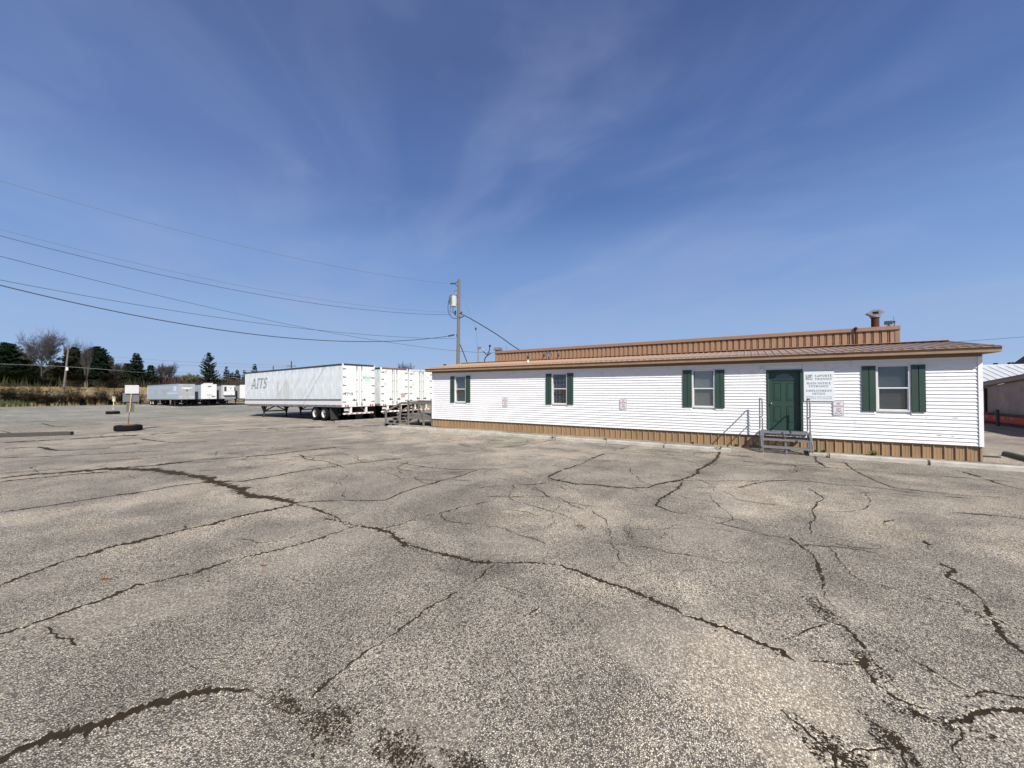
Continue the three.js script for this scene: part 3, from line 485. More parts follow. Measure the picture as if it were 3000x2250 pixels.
// door
{
  opart('door_frame', [rbx(DX0, DX0 + .062, DY0, DY1, FZ - .14, FZ + .036, .005), rbx(DX1 - .062, DX1, DY0, DY1, FZ - .14, FZ + .036, .005), rbx(DX0 + .062, DX1 - .062, DY1 - .062, DY1, FZ - .14, FZ + .036, .005), rbx(DX0 + .062, DX1 - .062, DY0 - .01, DY0 + .012, FZ - .14, FZ + .01, .004)], M.doorGreen);
  const door = grp('door', office), a = DX0 + .063, b = DX1 - .063, z = FZ - .105, w = b - a, y0 = DY0 + .015, y1 = DY1 - .064;
  opart('door_slab', bx(a, b, y0, y1, z - .04, z), M.doorGreen, door);
  const fx = [[a + .14, a + .14 + .24], [b - .14 - .24, b - .14]];
  for (const [p, q] of fx) for (const [s, t] of [[y0 + .27, y0 + .84], [y0 + 1.03, y0 + 1.66]]) {
    opart('door_panel', [rbx(p, q, s, s + .022, z + .0005, z + .012, .004), rbx(p, q, t - .022, t, z + .0005, z + .012, .004), rbx(p, p + .022, s + .022, t - .022, z + .0005, z + .012, .004), rbx(q - .022, q, s + .022, t - .022, z + .0005, z + .012, .004), rbx(p + .045, q - .045, s + .045, t - .045, z + .0005, z + .009, .006)], M.doorGreen, door);
  }
  opart('fanlight_rail', rbx(a + .12, b - .12, y0 + 1.735, y0 + 1.757, z + .0005, z + .022, .004), M.doorGreen, door);
  const sh = new THREE.Shape(); sh.absellipse(0, 0, .265, .205, 0, Math.PI); const rg = new THREE.Shape(); rg.absellipse(0, 0, .30, .24, 0, Math.PI); const ho = new THREE.Path(); ho.absellipse(0, .004, .263, .203, 0, Math.PI); rg.holes.push(ho);
  opart('fanlight_frame', new THREE.ExtrudeGeometry(rg, { depth: .014, bevelEnabled: false, curveSegments: 16 }).translate((a + b) / 2, y0 + 1.762, z + .0005), M.doorGreen, door);
  opart('fanlight_backing', new THREE.ExtrudeGeometry(sh, { depth: .002, bevelEnabled: false, curveSegments: 16 }).translate((a + b) / 2, y0 + 1.768, z + .0005), M.dark, door);
  opart('fanlight_pane', new THREE.ExtrudeGeometry(sh, { depth: .003, bevelEnabled: false, curveSegments: 16 }).translate((a + b) / 2, y0 + 1.768, z + .006), glass, door);
  opart('knob', [new THREE.SphereGeometry(.032, 16, 12).scale(1, 1, .8).translate(a + .075, y0 + .915, z + .058), bar([a + .075, y0 + .915, z], [a + .075, y0 + .915, z + .05], .012), bar([a + .075, y0 + .915, z], [a + .075, y0 + .915, z + .008], .034)], M.brass, door);
  opart('edge_seal', bx(a - .001, a + .006, y0, y1, z + .0005, z + .004), M.alu, door);
}
// scrapes in the siding near the right corner
for (const [x, y, w, h] of [[5.22, 1.245, .17, .026], [4.62, 1.24, .06, .014], [4.88, .715, .15, .02], [5.16, .70, .09, .018], [2.98, 1.02, .012, .08]]) { const p = []; for (let k = 0; k < 14; k++) { const a = k / 14 * 6.283, q = .5 + .6 * hash2(k, Math.round(x * 50), 5); p.push(new THREE.Vector2(Math.cos(a) * w / 2 * q, Math.sin(a) * h / 2 * q)); } opart('scrape', new THREE.ExtrudeGeometry(new THREE.Shape(p), { depth: .003, bevelEnabled: false }).translate(x, y, FZ + .0255), mat([.34, .29, .20], { map: concT, tile: .1, rough: .9 })); }
// wall lamp beside the door
{ const l = grp('wall_lamp', office); opart('lamp_base', [rbx(.40, .52, 2.86, 2.92, FZ + .02, FZ + .09, .01), bar([.46, 2.86, FZ + .055], [.46, 2.83, FZ + .055], .028)], M.whiteMetal, l); opart('bulb', new THREE.SphereGeometry(.038, 14, 10).scale(1, 1.25, 1).translate(.46, 2.79, FZ + .055), mat([.85, .85, .82], { rough: .25 }), l); }
// roof fittings
opart('vent_pipe', bar([-9.76, 3.45, -17.6], [-9.76, 3.66, -17.6], .055, .055, 14), M.whiteMetal); opart('vent_pipe', bar([-9.76, 3.66, -17.6], [-9.76, 3.87, -17.6], .054, .054, 14), M.black);
{
  const [mx, mz] = at(1401, 27.2), top = hgt(1026, 27.2);
  opart('service_mast', [bar([mx, 3.2, mz], [mx, top, mz], .05, .05, 10), tube([[mx, top, mz], [mx + .06, top + .17, mz], [mx + .28, top + .16, mz], [mx + .46, top - .12, mz]], .055, 14, 8)], M.galv);
  opart('weatherhead_cable', [tube([[mx + .46, top - .12, mz], [mx + .75, top - .35, mz], [mx + .95, top - .05, mz], [mx + .99, top + .22, mz]], .03, 16, 6), tube([[mx + 1.08, top - .25, mz], [mx + .62, top - .55, mz], [mx + .55, top - .85, mz], [mx + 1.1, top - 1.35, mz + .1]], .035, 16, 6), new THREE.SphereGeometry(.09, 8, 6).translate(mx + 1.0, top + .25, mz)], M.wire);
  const dish = grp('satellite_dish', office); const [dx, dz] = at(1607, 24.3), dy = hgt(1048, 24.3);
  opart('reflector', new THREE.SphereGeometry(.26, 16, 8, 0, 6.283, 0, .95).scale(1, .5, 1).rotateX(.5).rotateZ(-.7).translate(dx, dy + .15, dz), mat([.07, .06, .06], { rough: .6, side: true }), dish); opart('dish_mast', [bar([dx, 3.7, dz], [dx, dy + .1, dz], .03), beam([dx, dy - .2, dz], [dx - .4, dy + .05, dz + .2], .03, .03)], M.darkSteel, dish);
  for (const px of [1590, 1632]) { const [ax, az] = at(px, 24.6), y = hgt(1041, 24.6); opart('antenna', [beam([ax - .28, 3.72, az], [ax + .1, y, az], .035, .035), new THREE.SphereGeometry(.09, 8, 6).translate(ax + .1, y, az), bar([ax + .1, y, az], [ax + .14, y + .16, az], .02)], M.darkSteel); }
}

// ================= WAREHOUSE BEHIND =================
const WZ = -26, WX0 = -17.45, WX1 = 6.42, WH = 5.24;
const ware = thing('warehouse', 'taller brown ribbed-metal warehouse rising behind the white office', 'building', [WX0, 0, WZ]);
{
  const wp = (n, g, m, p = ware) => obj(n, [].concat(g).map(q => prep(q).translate(-WX0, 0, -WZ)), m, p);
  wp('wall', bx(WX0 + .02, WX1 - .02, 0, WH - .05, WZ - 16, WZ - .08), M.brownMetal);
  const P = .305, pr = [[0, 0], [.175, 0], [.197, -.05], [.218, -.05], [.226, -.018], [.244, -.018], [.252, -.05], [.283, -.05], [P - .001, 0]], pos = [];
  for (let i = 0; i < pr.length - 1; i++) { const a = pr[i], b = pr[i + 1]; pos.push(a[0], 0, a[1], b[0], 0, b[1], b[0], WH - .18, b[1], a[0], 0, a[1], b[0], WH - .18, b[1], a[0], WH - .18, a[1]); }
  const g = new THREE.BufferGeometry(); g.setAttribute('position', new THREE.Float32BufferAttribute(pos, 3)); g.computeVertexNormals(); boxUV(g);
  for (let x = WX0 + .06; x < WX1 - .3; x += P) shared('wall_sheet', g, M.brownMetal, ware, x - WX0, 0, 0);
  wp('parapet_cap', rbx(WX0 - .03, WX1 + .03, WH - .19, WH, WZ - .06, WZ + .075, .008), M.brownCap);
  wp('parapet_cap', rbx(WX0 - .03, WX0 + .09, WH - .19, WH - .003, WZ - 16, WZ - .061, .008), M.brownCap);
  wp('parapet_cap', rbx(WX1 - .09, WX1 + .03, WH - .19, WH - .003, WZ - 16, WZ - .061, .008), M.brownCap);
  wp('corner_trim', rbx(WX0 - .02, WX0 + .07, 0, WH - .191, WZ - .06, WZ + .02, .005), M.brownCap); wp('corner_trim', rbx(WX1 - .16, WX1 + .02, 0, WH - .191, WZ - .06, WZ + .02, .005), M.brownCap);
  // square hooded vent on the left corner
  const vg = grp('roof_vent', ware); const [vx, vz] = at(1458, 32.2), vb = WH;
  wp('vent_curb', bx(vx - .10, vx + .22, vb - .4, vb + .10, vz - .2, vz + .2), M.galv, vg); wp('vent_neck', bx(vx - .15, vx + .27, vb + .101, vb + .18, vz - .2, vz + .2), M.galv, vg);
  wp('vent_hood', prism([[vz - .30, vb + .181], [vz + .30, vb + .181], [vz + .26, vb + .36], [vz - .26, vb + .36]], vx - .24, vx + .33), M.galv, vg);
  wp('vent_hood', rbx(vx - .2, vx + .29, vb + .3605, vb + .40, vz - .24, vz + .24, .01), M.galv, vg);
  wp('whip_antenna', bar([vx + .85, WH - .2, vz], [vx + .85, WH + .5, vz], .012), M.darkSteel);
  // rusty exhaust stack with winged cap
  const st = grp('exhaust_stack', ware); const D = 20.3, [sx, sz] = at(2567, D), y0 = hgt(954, D), y1 = hgt(929, D), y2 = hgt(908, D);
  wp('stack_pipe', bar([sx, y0 - 1.3, sz], [sx, y1, sz], .165, .165, 20), M.rustPipe, st);
  wp('stack_collar', bar([sx, y1 - .02, sz], [sx, y1 + .06, sz], .22, .22, 20), M.galv, st);
  wp('stack_cap', [bx(sx - .15, sx + .13, y1 + .06, y2, sz - .2, sz + .2), prism([[0, y1 + .06], [0, y2], [.20, y2 - .15], [.20, y1 + .2]], -.2, .2).rotateY(Math.PI / 2).translate(sx + .131, 0, sz), prism([[0, y1 + .06], [0, y2], [.20, y2 - .15], [.20, y1 + .2]], -.2, .2).rotateY(-Math.PI / 2).translate(sx - .151, 0, sz)], M.galv, st);
  wp('stack_louvre', [bx(sx - .12, sx + .10, y1 + .14, y1 + .25, sz + .2, sz + .206), bx(sx - .13, sx + .11, y1 + .25, y1 + .27, sz + .2, sz + .24)], M.dark, st);
  const fl = grp('floodlight', ware), [lx, lz] = at(2606, D - .6), ly = hgt(945, D - .6);
  wp('lamp_housing', rbx(lx - .15, lx + .15, ly - .09, ly + .09, lz - .06, lz + .06, .01), M.darkSteel, fl); wp('lamp_bracket', [bar([lx, ly - .5, lz], [lx, ly - .09, lz], .025), bx(lx - .08, lx + .08, ly - .16, ly - .14, lz - .05, lz + .05)], M.darkSteel, fl);
  const [ax, az] = at(2623, D - .7); wp('antenna', [bar([ax, WH - .3, az], [ax, ly + .05, az], .02), new THREE.SphereGeometry(.055, 10, 8).translate(ax, ly + .03, az), bar([ax, ly + .05, az], [ax - .03, ly + .30, az], .008)], M.darkSteel);
  const cx = 4.78; wp('conduit', [bar([cx, 3.9, WZ + .06], [cx, WH + .02, WZ + .09], .035), new THREE.SphereGeometry(.08, 10, 8).translate(cx, WH - .02, WZ + .12)], M.rustPipe);
  wp('wall_hood', [rbx(cx - .17, cx + .12, 3.95, 4.18, WZ + .02, WZ + .24, .03)], M.alu);
}

// ================= SIGNS ON THE WALL =================
function canvasTex(w, h, draw) { const c = document.createElement('canvas'); c.width = w; c.height = h; draw(c.getContext('2d'), w, h); const t = new THREE.CanvasTexture(c); t.colorSpace = THREE.SRGBColorSpace; t.anisotropy = 8; return t; }
function facePlane(w, h) { return new THREE.PlaneGeometry(w, h); }
const npTex = canvasTex(360, 540, (x, w, h) => {
  x.fillStyle = '#c6cccf'; x.fillRect(0, 0, w, h); x.strokeStyle = '#8a2530'; x.lineWidth = 10; x.strokeRect(14, 14, w - 28, h - 28); x.fillStyle = '#8a1522'; x.textAlign = 'center'; x.textBaseline = 'middle';
  const fit = (s, y, px, wd, b = 'bold ') => { x.save(); x.font = b + px + 'px sans-serif'; const m = x.measureText(s).width; x.translate(w / 2, y); x.scale(wd / m, 1); x.fillText(s, 0, 0); x.restore(); };
  fit('NO', 92, 96, 118); fit('PARKING', 190, 92, 310); x.fillStyle = '#7d0f1c'; fit('ANY', 290, 92, 150); fit('TIME', 380, 92, 175);
  x.fillRect(85, 450, 190, 16); x.beginPath(); x.moveTo(45, 458); x.lineTo(105, 430); x.lineTo(105, 486); x.fill(); x.beginPath(); x.moveTo(315, 458); x.lineTo(255, 430); x.lineTo(255, 486); x.fill();
});
const npM = new THREE.MeshStandardMaterial({ map: npTex, roughness: 0.55 });
function roundRectGeo(w, h, r, d) { const s = new THREE.Shape(); const x = -w / 2, y = -h / 2; s.moveTo(x + r, y); s.lineTo(x + w - r, y); s.quadraticCurveTo(x + w, y, x + w, y + r); s.lineTo(x + w, y + h - r); s.quadraticCurveTo(x + w, y + h, x + w - r, y + h); s.lineTo(x + r, y + h); s.quadraticCurveTo(x, y + h, x, y + h - r); s.lineTo(x, y + r); s.quadraticCurveTo(x, y, x + r, y); return new THREE.ExtrudeGeometry(s, { depth: d, bevelEnabled: false, curveSegments: 5 }); }
const noPark = [[-10.43, 'small no-parking sign between the two left windows'], [-4.485, 'small no-parking sign midway between the second and third windows'], [2.57, 'no-parking sign with red arrow below the office name board']];
for (const [x, lab] of noPark) {
  const s = thing('no_parking_sign', lab, 'sign', [x, 1.46, FZ + .034], 0, 'no-parking signs on the white siding');
  obj('plate', roundRectGeo(.295, .46, .03, .004), M.alu, s); const f = new THREE.ShapeGeometry(new THREE.Shape([...roundPts(.289, .454, .027)])); const p = f.attributes.position, uv = f.attributes.uv; for (let i = 0; i < p.count; i++) uv.setXY(i, p.getX(i) / .289 + .5, p.getY(i) / .454 + .5); f.translate(0, 0, .0055); obj('face', f, npM, s, true);
  obj('bolt', [bar([0, .2, .0055], [0, .2, .009], .008), bar([0, -.205, .0055], [0, -.205, .009], .008)], M.galv, s);
  s.rotation.y = 0.04;
}
function roundPts(w, h, r) { const P = []; for (const [cx, cy, a0] of [[w / 2 - r, h / 2 - r, 0], [-w / 2 + r, h / 2 - r, 1], [-w / 2 + r, -h / 2 + r, 2], [w / 2 - r, -h / 2 + r, 3]]) for (let k = 0; k <= 4; k++) { const a = (a0 + k / 4) * Math.PI / 2; P.push(new THREE.Vector2(cx + Math.cos(a) * r, cy + Math.sin(a) * r)); } return P; }
{
  const W = .81, H = 1.02, tx = canvasTex(1024, 1290, (x, w, h) => {
    x.fillStyle = '#d2d8dc'; x.fillRect(0, 0, w, h); const ink = '#2b3142'; x.fillStyle = ink; x.strokeStyle = ink; x.textBaseline = 'alphabetic'; x.textAlign = 'left';
    for (let i = 0; i < 900; i++) { x.fillStyle = `rgba(120,130,140,${0.05 + 0.08 * hash2(i, 3, 1)})`; x.fillRect(hash2(i, 1, 2) * w, hash2(i, 2, 2) * h, 3 + 14 * hash2(i, 4, 2), 2 + 9 * hash2(i, 5, 2)); }
    x.fillStyle = ink;
    x.lineWidth = 7; x.strokeRect(52, 148, 255, 235); x.lineWidth = 24; x.beginPath(); x.moveTo(92, 178); x.lineTo(92, 345); x.lineTo(288, 345); x.stroke();
    x.lineWidth = 24; x.beginPath(); x.moveTo(146, 350); x.lineTo(146, 190); x.lineTo(200, 190); x.lineTo(200, 265); x.lineTo(150, 265); x.stroke(); x.beginPath(); x.moveTo(212, 185); x.lineTo(280, 185); x.moveTo(244, 185); x.lineTo(244, 318); x.stroke();
    const fit = (s, x0, x1, y, px) => { x.save(); x.font = 'bold ' + px + 'px serif'; const m = x.measureText(s).width; x.translate(x0, y); x.scale((x1 - x0) / m, 1); x.fillText(s, 0, 0); x.restore(); };
    fit('LaPORTE', 372, 962, 252, 125); fit('TRANSIT', 372, 962, 388, 125); fit('MAIN OFFICE', 88, 920, 572, 120); fit('ENTRANCE', 160, 838, 696, 120); fit('EMPLOYMENT', 70, 952, 892, 120); fit('OFFICE', 285, 735, 1018, 120);
    x.fillStyle = '#4a5361'; fit('HOURS: 8 A.M. to 5 P.M.', 64, 958, 1138, 72); fit('CLOSED SAT., SUN. & HOLIDAYS', 78, 944, 1206, 56);
  });
  const s = thing('office_name_board', 'large pale board lettered LaPORTE TRANSIT MAIN OFFICE ENTRANCE right of the green door', 'sign', [2.065, 2.20, FZ + .033]);
  obj('board', rbx(-W / 2, W / 2, -H / 2, H / 2, 0, .022, .003), M.signWhite, s); obj('face', facePlane(W - .008, H - .008).translate(0, 0, .0245), new THREE.MeshStandardMaterial({ map: tx, roughness: 0.6 }), s, true);
}

// ================= METAL ENTRANCE STAIRS =================
{
  const s = thing('entrance_stairs', 'grey galvanised steel steps with pipe rails at the green door', 'stairs', [1.05, 0, FZ + .03]); // local z forward
  const X0 = -.64, X1 = .70, zb = .02, zp = .72, z1 = 1.0, z2 = 1.27;
  const tread = (name, y, za, zc) => { const g = [bx(X0, X1, y - .05, y, zc - .025, zc), bx(X0, X1, y - .05, y, za, za + .02)]; obj(name, g, M.galv, s); const b = []; for (let z = za + .05; z < zc - .03; z += .034) b.push(bx(X0 + .004, X1 - .004, y - .028, y - .002, z - .004, z + .004)); for (let x = X0 + .03; x < X1; x += .095) b.push(bx(x - .003, x + .003, y - .020, y - .006, za + .021, zc - .026)); obj(name + '_grating', b, M.galv, s); };
  tread('platform', .65, zb, zp); tread('tread', .435, zp - .02, z1); tread('tread', .218, z1 - .02, z2);
  for (const X of [X0 - .022, X1 + .002]) obj('stringer', [beam([X + .01, .62, zp - .05], [X + .01, .03, z2 - .01], .02, .15), bx(X, X + .02, .56, .645, zb, zp)], M.galv, s);
  obj('support_leg', [bx(.0, .045, 0, .6, zp - .06, zp - .02), bx(.0, .045, 0, .165, z2 - .07, z2 - .03), bx(.0, .045, .166, .38, z1 - .07, z1 - .03)], M.galv, s);
  for (const X of [X0 + .05, X1 - .05]) obj('support_leg', bx(X - .02, X + .02, 0, .6, zp - .06, zp - .02), M.galv, s);
  obj('cross_plate', bx(X0 + .1, X1 - .08, .50, .585, zb + .25, zb + .27), M.galv, s);
  for (const X of [X0 - .03, X1 - .025]) {
    const r = grp('handrail', s); const zA = .26, zF = 1.25, xo = X < 0 ? .05 : -.04;
    obj('post', bar([X, 0, zA], [X, 1.72, zA], .023, .023, 10), M.galv, r);
    obj('top_rail', tube([[X, 1.68, zA], [X, 1.76, zA + .03], [X + xo * .3, 1.76, zA + .25], [X + xo, 1.76, zF - .1], [X + xo, 1.74, zF - .02], [X + xo, 1.66, zF]], .021, 30, 8), M.galv, r);
    obj('post', bar([X + xo, 0.0, zF], [X + xo, 1.67, zF], .021, .021, 10), M.galv, r);
    obj('mid_rail', bar([X, 1.16, zA], [X + xo, 1.16, zF], .018, .018, 8), M.galv, r);
    obj('clamp', [new THREE.SphereGeometry(.036, 10, 8).translate(X, 1.16, zA), new THREE.SphereGeometry(.034, 10, 8).translate(X, .66, zA), new THREE.SphereGeometry(.034, 10, 8).translate(X + xo, 1.16, zF)], M.alu, r);
  }
}

// ================= WHEEL STOPS =================
function stopGeo(L, h = .13, w = .19) { // chamfered concrete stop along x, base at y=0, chipped ends
  const g = prism([[-w / 2, 0], [w / 2, 0], [w / 2 - .012, h * .75], [w / 2 - .045, h], [-w / 2 + .045, h], [-w / 2 + .012, h * .75]], -L / 2, L / 2); return g;
}
{
  const ends = [-.45, -2.56, -4.68, -6.80, -8.92, -11.02, -13.12, -15.2, -17.3];
  const where = ['left of the metal stairs', 'second stop left of the metal stairs', 'third stop left of the metal stairs', 'fourth stop left of the metal stairs, before the second window', 'fifth stop left of the metal stairs', 'sixth stop left of the metal stairs', 'in front of the leftmost office window', 'at the left corner of the office'];
  for (let i = 0; i < 8; i++) { const a = ends[i + 1] + .025, b = ends[i] - .02, z = -14.72 - .07 * Math.sin(i * 2.1) - (i === 7 ? .15 : 0); const o = obj('wheel_stop', stopGeo(b - a), M.conc); o.position.set((a + b) / 2, gy((a + b) / 2), z); o.rotation.y = (hash2(i, 4, 4) - .5) * .02; tag(o, 'low grey concrete wheel stop ' + where[i], 'wheel stop', 'concrete wheel stops in front of the office'); }
  const R3 = [[2.14, 4.22, -15.12, .005, 'just right of the metal stairs'], [4.28, 6.42, -15.08, -.005, 'at the right front corner of the office'], [6.48, 8.6, -15.1, .01, 'at the right edge of the view']];
  for (const [a, b, z, r, w] of R3) { const o = obj('wheel_stop', stopGeo(b - a, .13, .2), M.conc); o.position.set((a + b) / 2, 0, z); o.rotation.y = r; tag(o, 'pale concrete wheel stop ' + w, 'wheel stop', 'concrete wheel stops in front of the office'); }
  const o = obj('concrete_block', rbx(-.23, .23, 0, .10, -.1, .1, .02), M.conc); o.position.set(1.87, 0, -15.22); tag(o, 'short broken concrete block at foot of the metal stairs', 'block');
  const q = obj('wheel_stop', stopGeo(2.1, .13, .2), M.oldTie); q.position.set(6.93, 0, -17.45); q.rotation.y = Math.PI / 2 - .03; tag(q, 'dark wheel stop turned sideways beyond right office corner', 'wheel stop');
  const plank = obj('loose_plank', rbx(-.28, .28, 0, .045, -.06, .06, .008), M.oldTie); plank.position.set(6.28, 0, -17.75); plank.rotation.y = .1; tag(plank, 'short dark plank lying beside the right office corner', 'plank');
  // old dark tie at the far left
  const p0 = gp(-160, 1287), p1 = gp(214, 1274), L = Math.hypot(p1[0] - p0[0], p1[1] - p0[1]);
  const t = obj('timber_tie', rbx(-L / 2, L / 2, 0, .20, -.13, .13, .02), M.oldTie); t.position.set((p0[0] + p1[0]) / 2, gy((p0[0] + p1[0]) / 2), (p0[1] + p1[1]) / 2); t.rotation.y = -Math.atan2(p1[1] - p0[1], p1[0] - p0[0]); tag(t, 'long dark weathered timber lying on lot at left edge', 'timber');
  // stops behind the trailers
  for (const [x0, x1, y, lab] of [[980, 1145, 1239, 'pale concrete stop behind the nearest white trailer']]) {
    const a = gp(x0, y), b = gp(x1, y - 10), L2 = Math.hypot(b[0] - a[0], b[1] - a[1]); const o2 = obj('wheel_stop', stopGeo(L2, .14, .25), mat([.30, .28, .245], { map: concT, tile: .9, rough: .95 })); o2.position.set((a[0] + b[0]) / 2, gy((a[0] + b[0]) / 2), (a[1] + b[1]) / 2); o2.rotation.y = -Math.atan2(b[1] - a[1], b[0] - a[0]); tag(o2, lab, 'wheel stop');
  }
}

// ================= WOODEN PORCH =================
{
  const gx = -17.0, s = thing('wooden_porch', 'weathered grey timber porch with stairs at left end of office', 'porch', [gx, gy(gx), -17]); const by = -gy(gx) * 0;
  const w = (n, g, m = M.greyWood, p = s) => obj(n, [].concat(g).map(q => prep(q).translate(-gx, 0, 17)), m, p);
  const DY = .63; let k = 0; for (let z = -18.62; z < -16.62; z += .143, k++) w('deck_board', rbx(z > -16.95 ? -17.42 : -18.66, -15.42, DY - .035, DY + (hash2(k, 1, 6) - .5) * .004, z, z + .136, .005));
  w('rim_board', rbx(-17.45, -15.42, DY - .24, DY - .036, -16.62, -16.58, .005)); w('rim_board', rbx(-18.66, -15.42, DY - .24, DY - .036, -18.66, -18.62, .005)); w('rim_board', rbx(-17.49, -17.451, DY - .24, DY - .036, -16.95, -16.58, .005)); w('rim_board', rbx(-18.70, -18.661, DY - .24, DY - .036, -18.66, -16.95, .005));
  for (const [x, z, h] of [[-17.40, -16.53, 1.50], [-15.47, -16.53, 1.50], [-16.15, -16.53, 1.44], [-17.40, -18.57, 1.46], [-15.6, -18.57, 1.46], [-18.60, -18.57, 1.46], [-18.60, -16.98, 1.32]]) w('post', rbx(x - .045, x + .045, 0, h, z - .045, z + .045, .006));
  w('post', rbx(-17.16, -17.07, DY, 1.40, -16.66, -16.575, .006));
  w('handrail', rbx(-17.48, -15.42, 1.46, 1.50, -16.60, -16.46, .006)); w('rail_board', rbx(-17.354, -15.516, 1.30, 1.44, -16.515, -16.48, .006)); w('handrail', rbx(-18.66, -15.42, 1.42, 1.46, -18.64, -18.50, .006)); w('rail_board', rbx(-18.554, -15.646, 1.24, 1.38, -18.62, -18.585, .006)); w('rail_board', rbx(-18.62, -18.585, 1.24, 1.38, -18.52, -17.03, .006));
  w('brace_board', rbx(-17.35, -15.5, .10, .33, -18.68, -18.64, .006));
  // stairs, coming down towards the lot
  const zs = [-16.95, -16.63, -16.31, -15.99], ys = [.63, .475, .32, .165];
  for (let i = 1; i < 4; i++) w('stair_tread', rbx(-18.68, -17.36, ys[i] - .04, ys[i], zs[i] - .03, zs[i] + .27, .006));
  for (const x of [-18.60, -17.98, -17.46]) w('stair_stringer', beam([x, .47, -16.95], [x, .02, -15.85], .05, .22));
  for (const x of [-18.62, -17.42]) { w('post', rbx(x - .045, x + .045, 0, .82, -15.93, -15.84, .006)); w('stair_rail', beam([x, 1.30, -17.0], [x, .74, -15.66], .05, .10)); }
  const t = obj('landscape_timber', rbx(-1.3, 1.3, 0, .12, -.07, .07, .015), M.paleTie); t.position.set(-16.45, gy(-16.45), -15.75); t.rotation.y = -.06; tag(t, 'pale landscape timber lying in front of the wooden porch', 'timber');
}

// ================= TRAILERS =================
const wheelTyre = (() => { const p = []; for (const [r, y] of [[.28, -.11], [.40, -.125], [.475, -.12], [.51, -.085], [.515, 0], [.51, .085], [.475, .12], [.40, .125], [.28, .11]]) p.push(new THREE.Vector2(r, y)); return boxUV(prep(new THREE.LatheGeometry(p, 32).rotateX(Math.PI / 2))); })();
const wheelRim = (() => { const p = []; for (const [r, y] of [[.02, -.02], [.13, -.02], [.15, .03], [.20, -.045], [.25, -.05], [.262, .10], [.285, .112], [.285, -.11], [.02, -.10]]) p.push(new THREE.Vector2(r, y)); return boxUV(prep(new THREE.LatheGeometry(p, 28).rotateX(Math.PI / 2))); })();
const hubGeo = boxUV(prep(mergeGeometries([prep(new THREE.CylinderGeometry(.075, .09, .14, 16).rotateX(Math.PI / 2).translate(0, 0, .03)), ...[...Array(8)].map((_, i) => prep(new THREE.CylinderGeometry(.014, .014, .06, 6).rotateX(Math.PI / 2).translate(.125 * Math.cos(i * .785), .125 * Math.sin(i * .785), 0)))])));
const rimM = mat([.82, .80, .72], { map: lightRustT, tile: 0.6, rough: 0.45 });
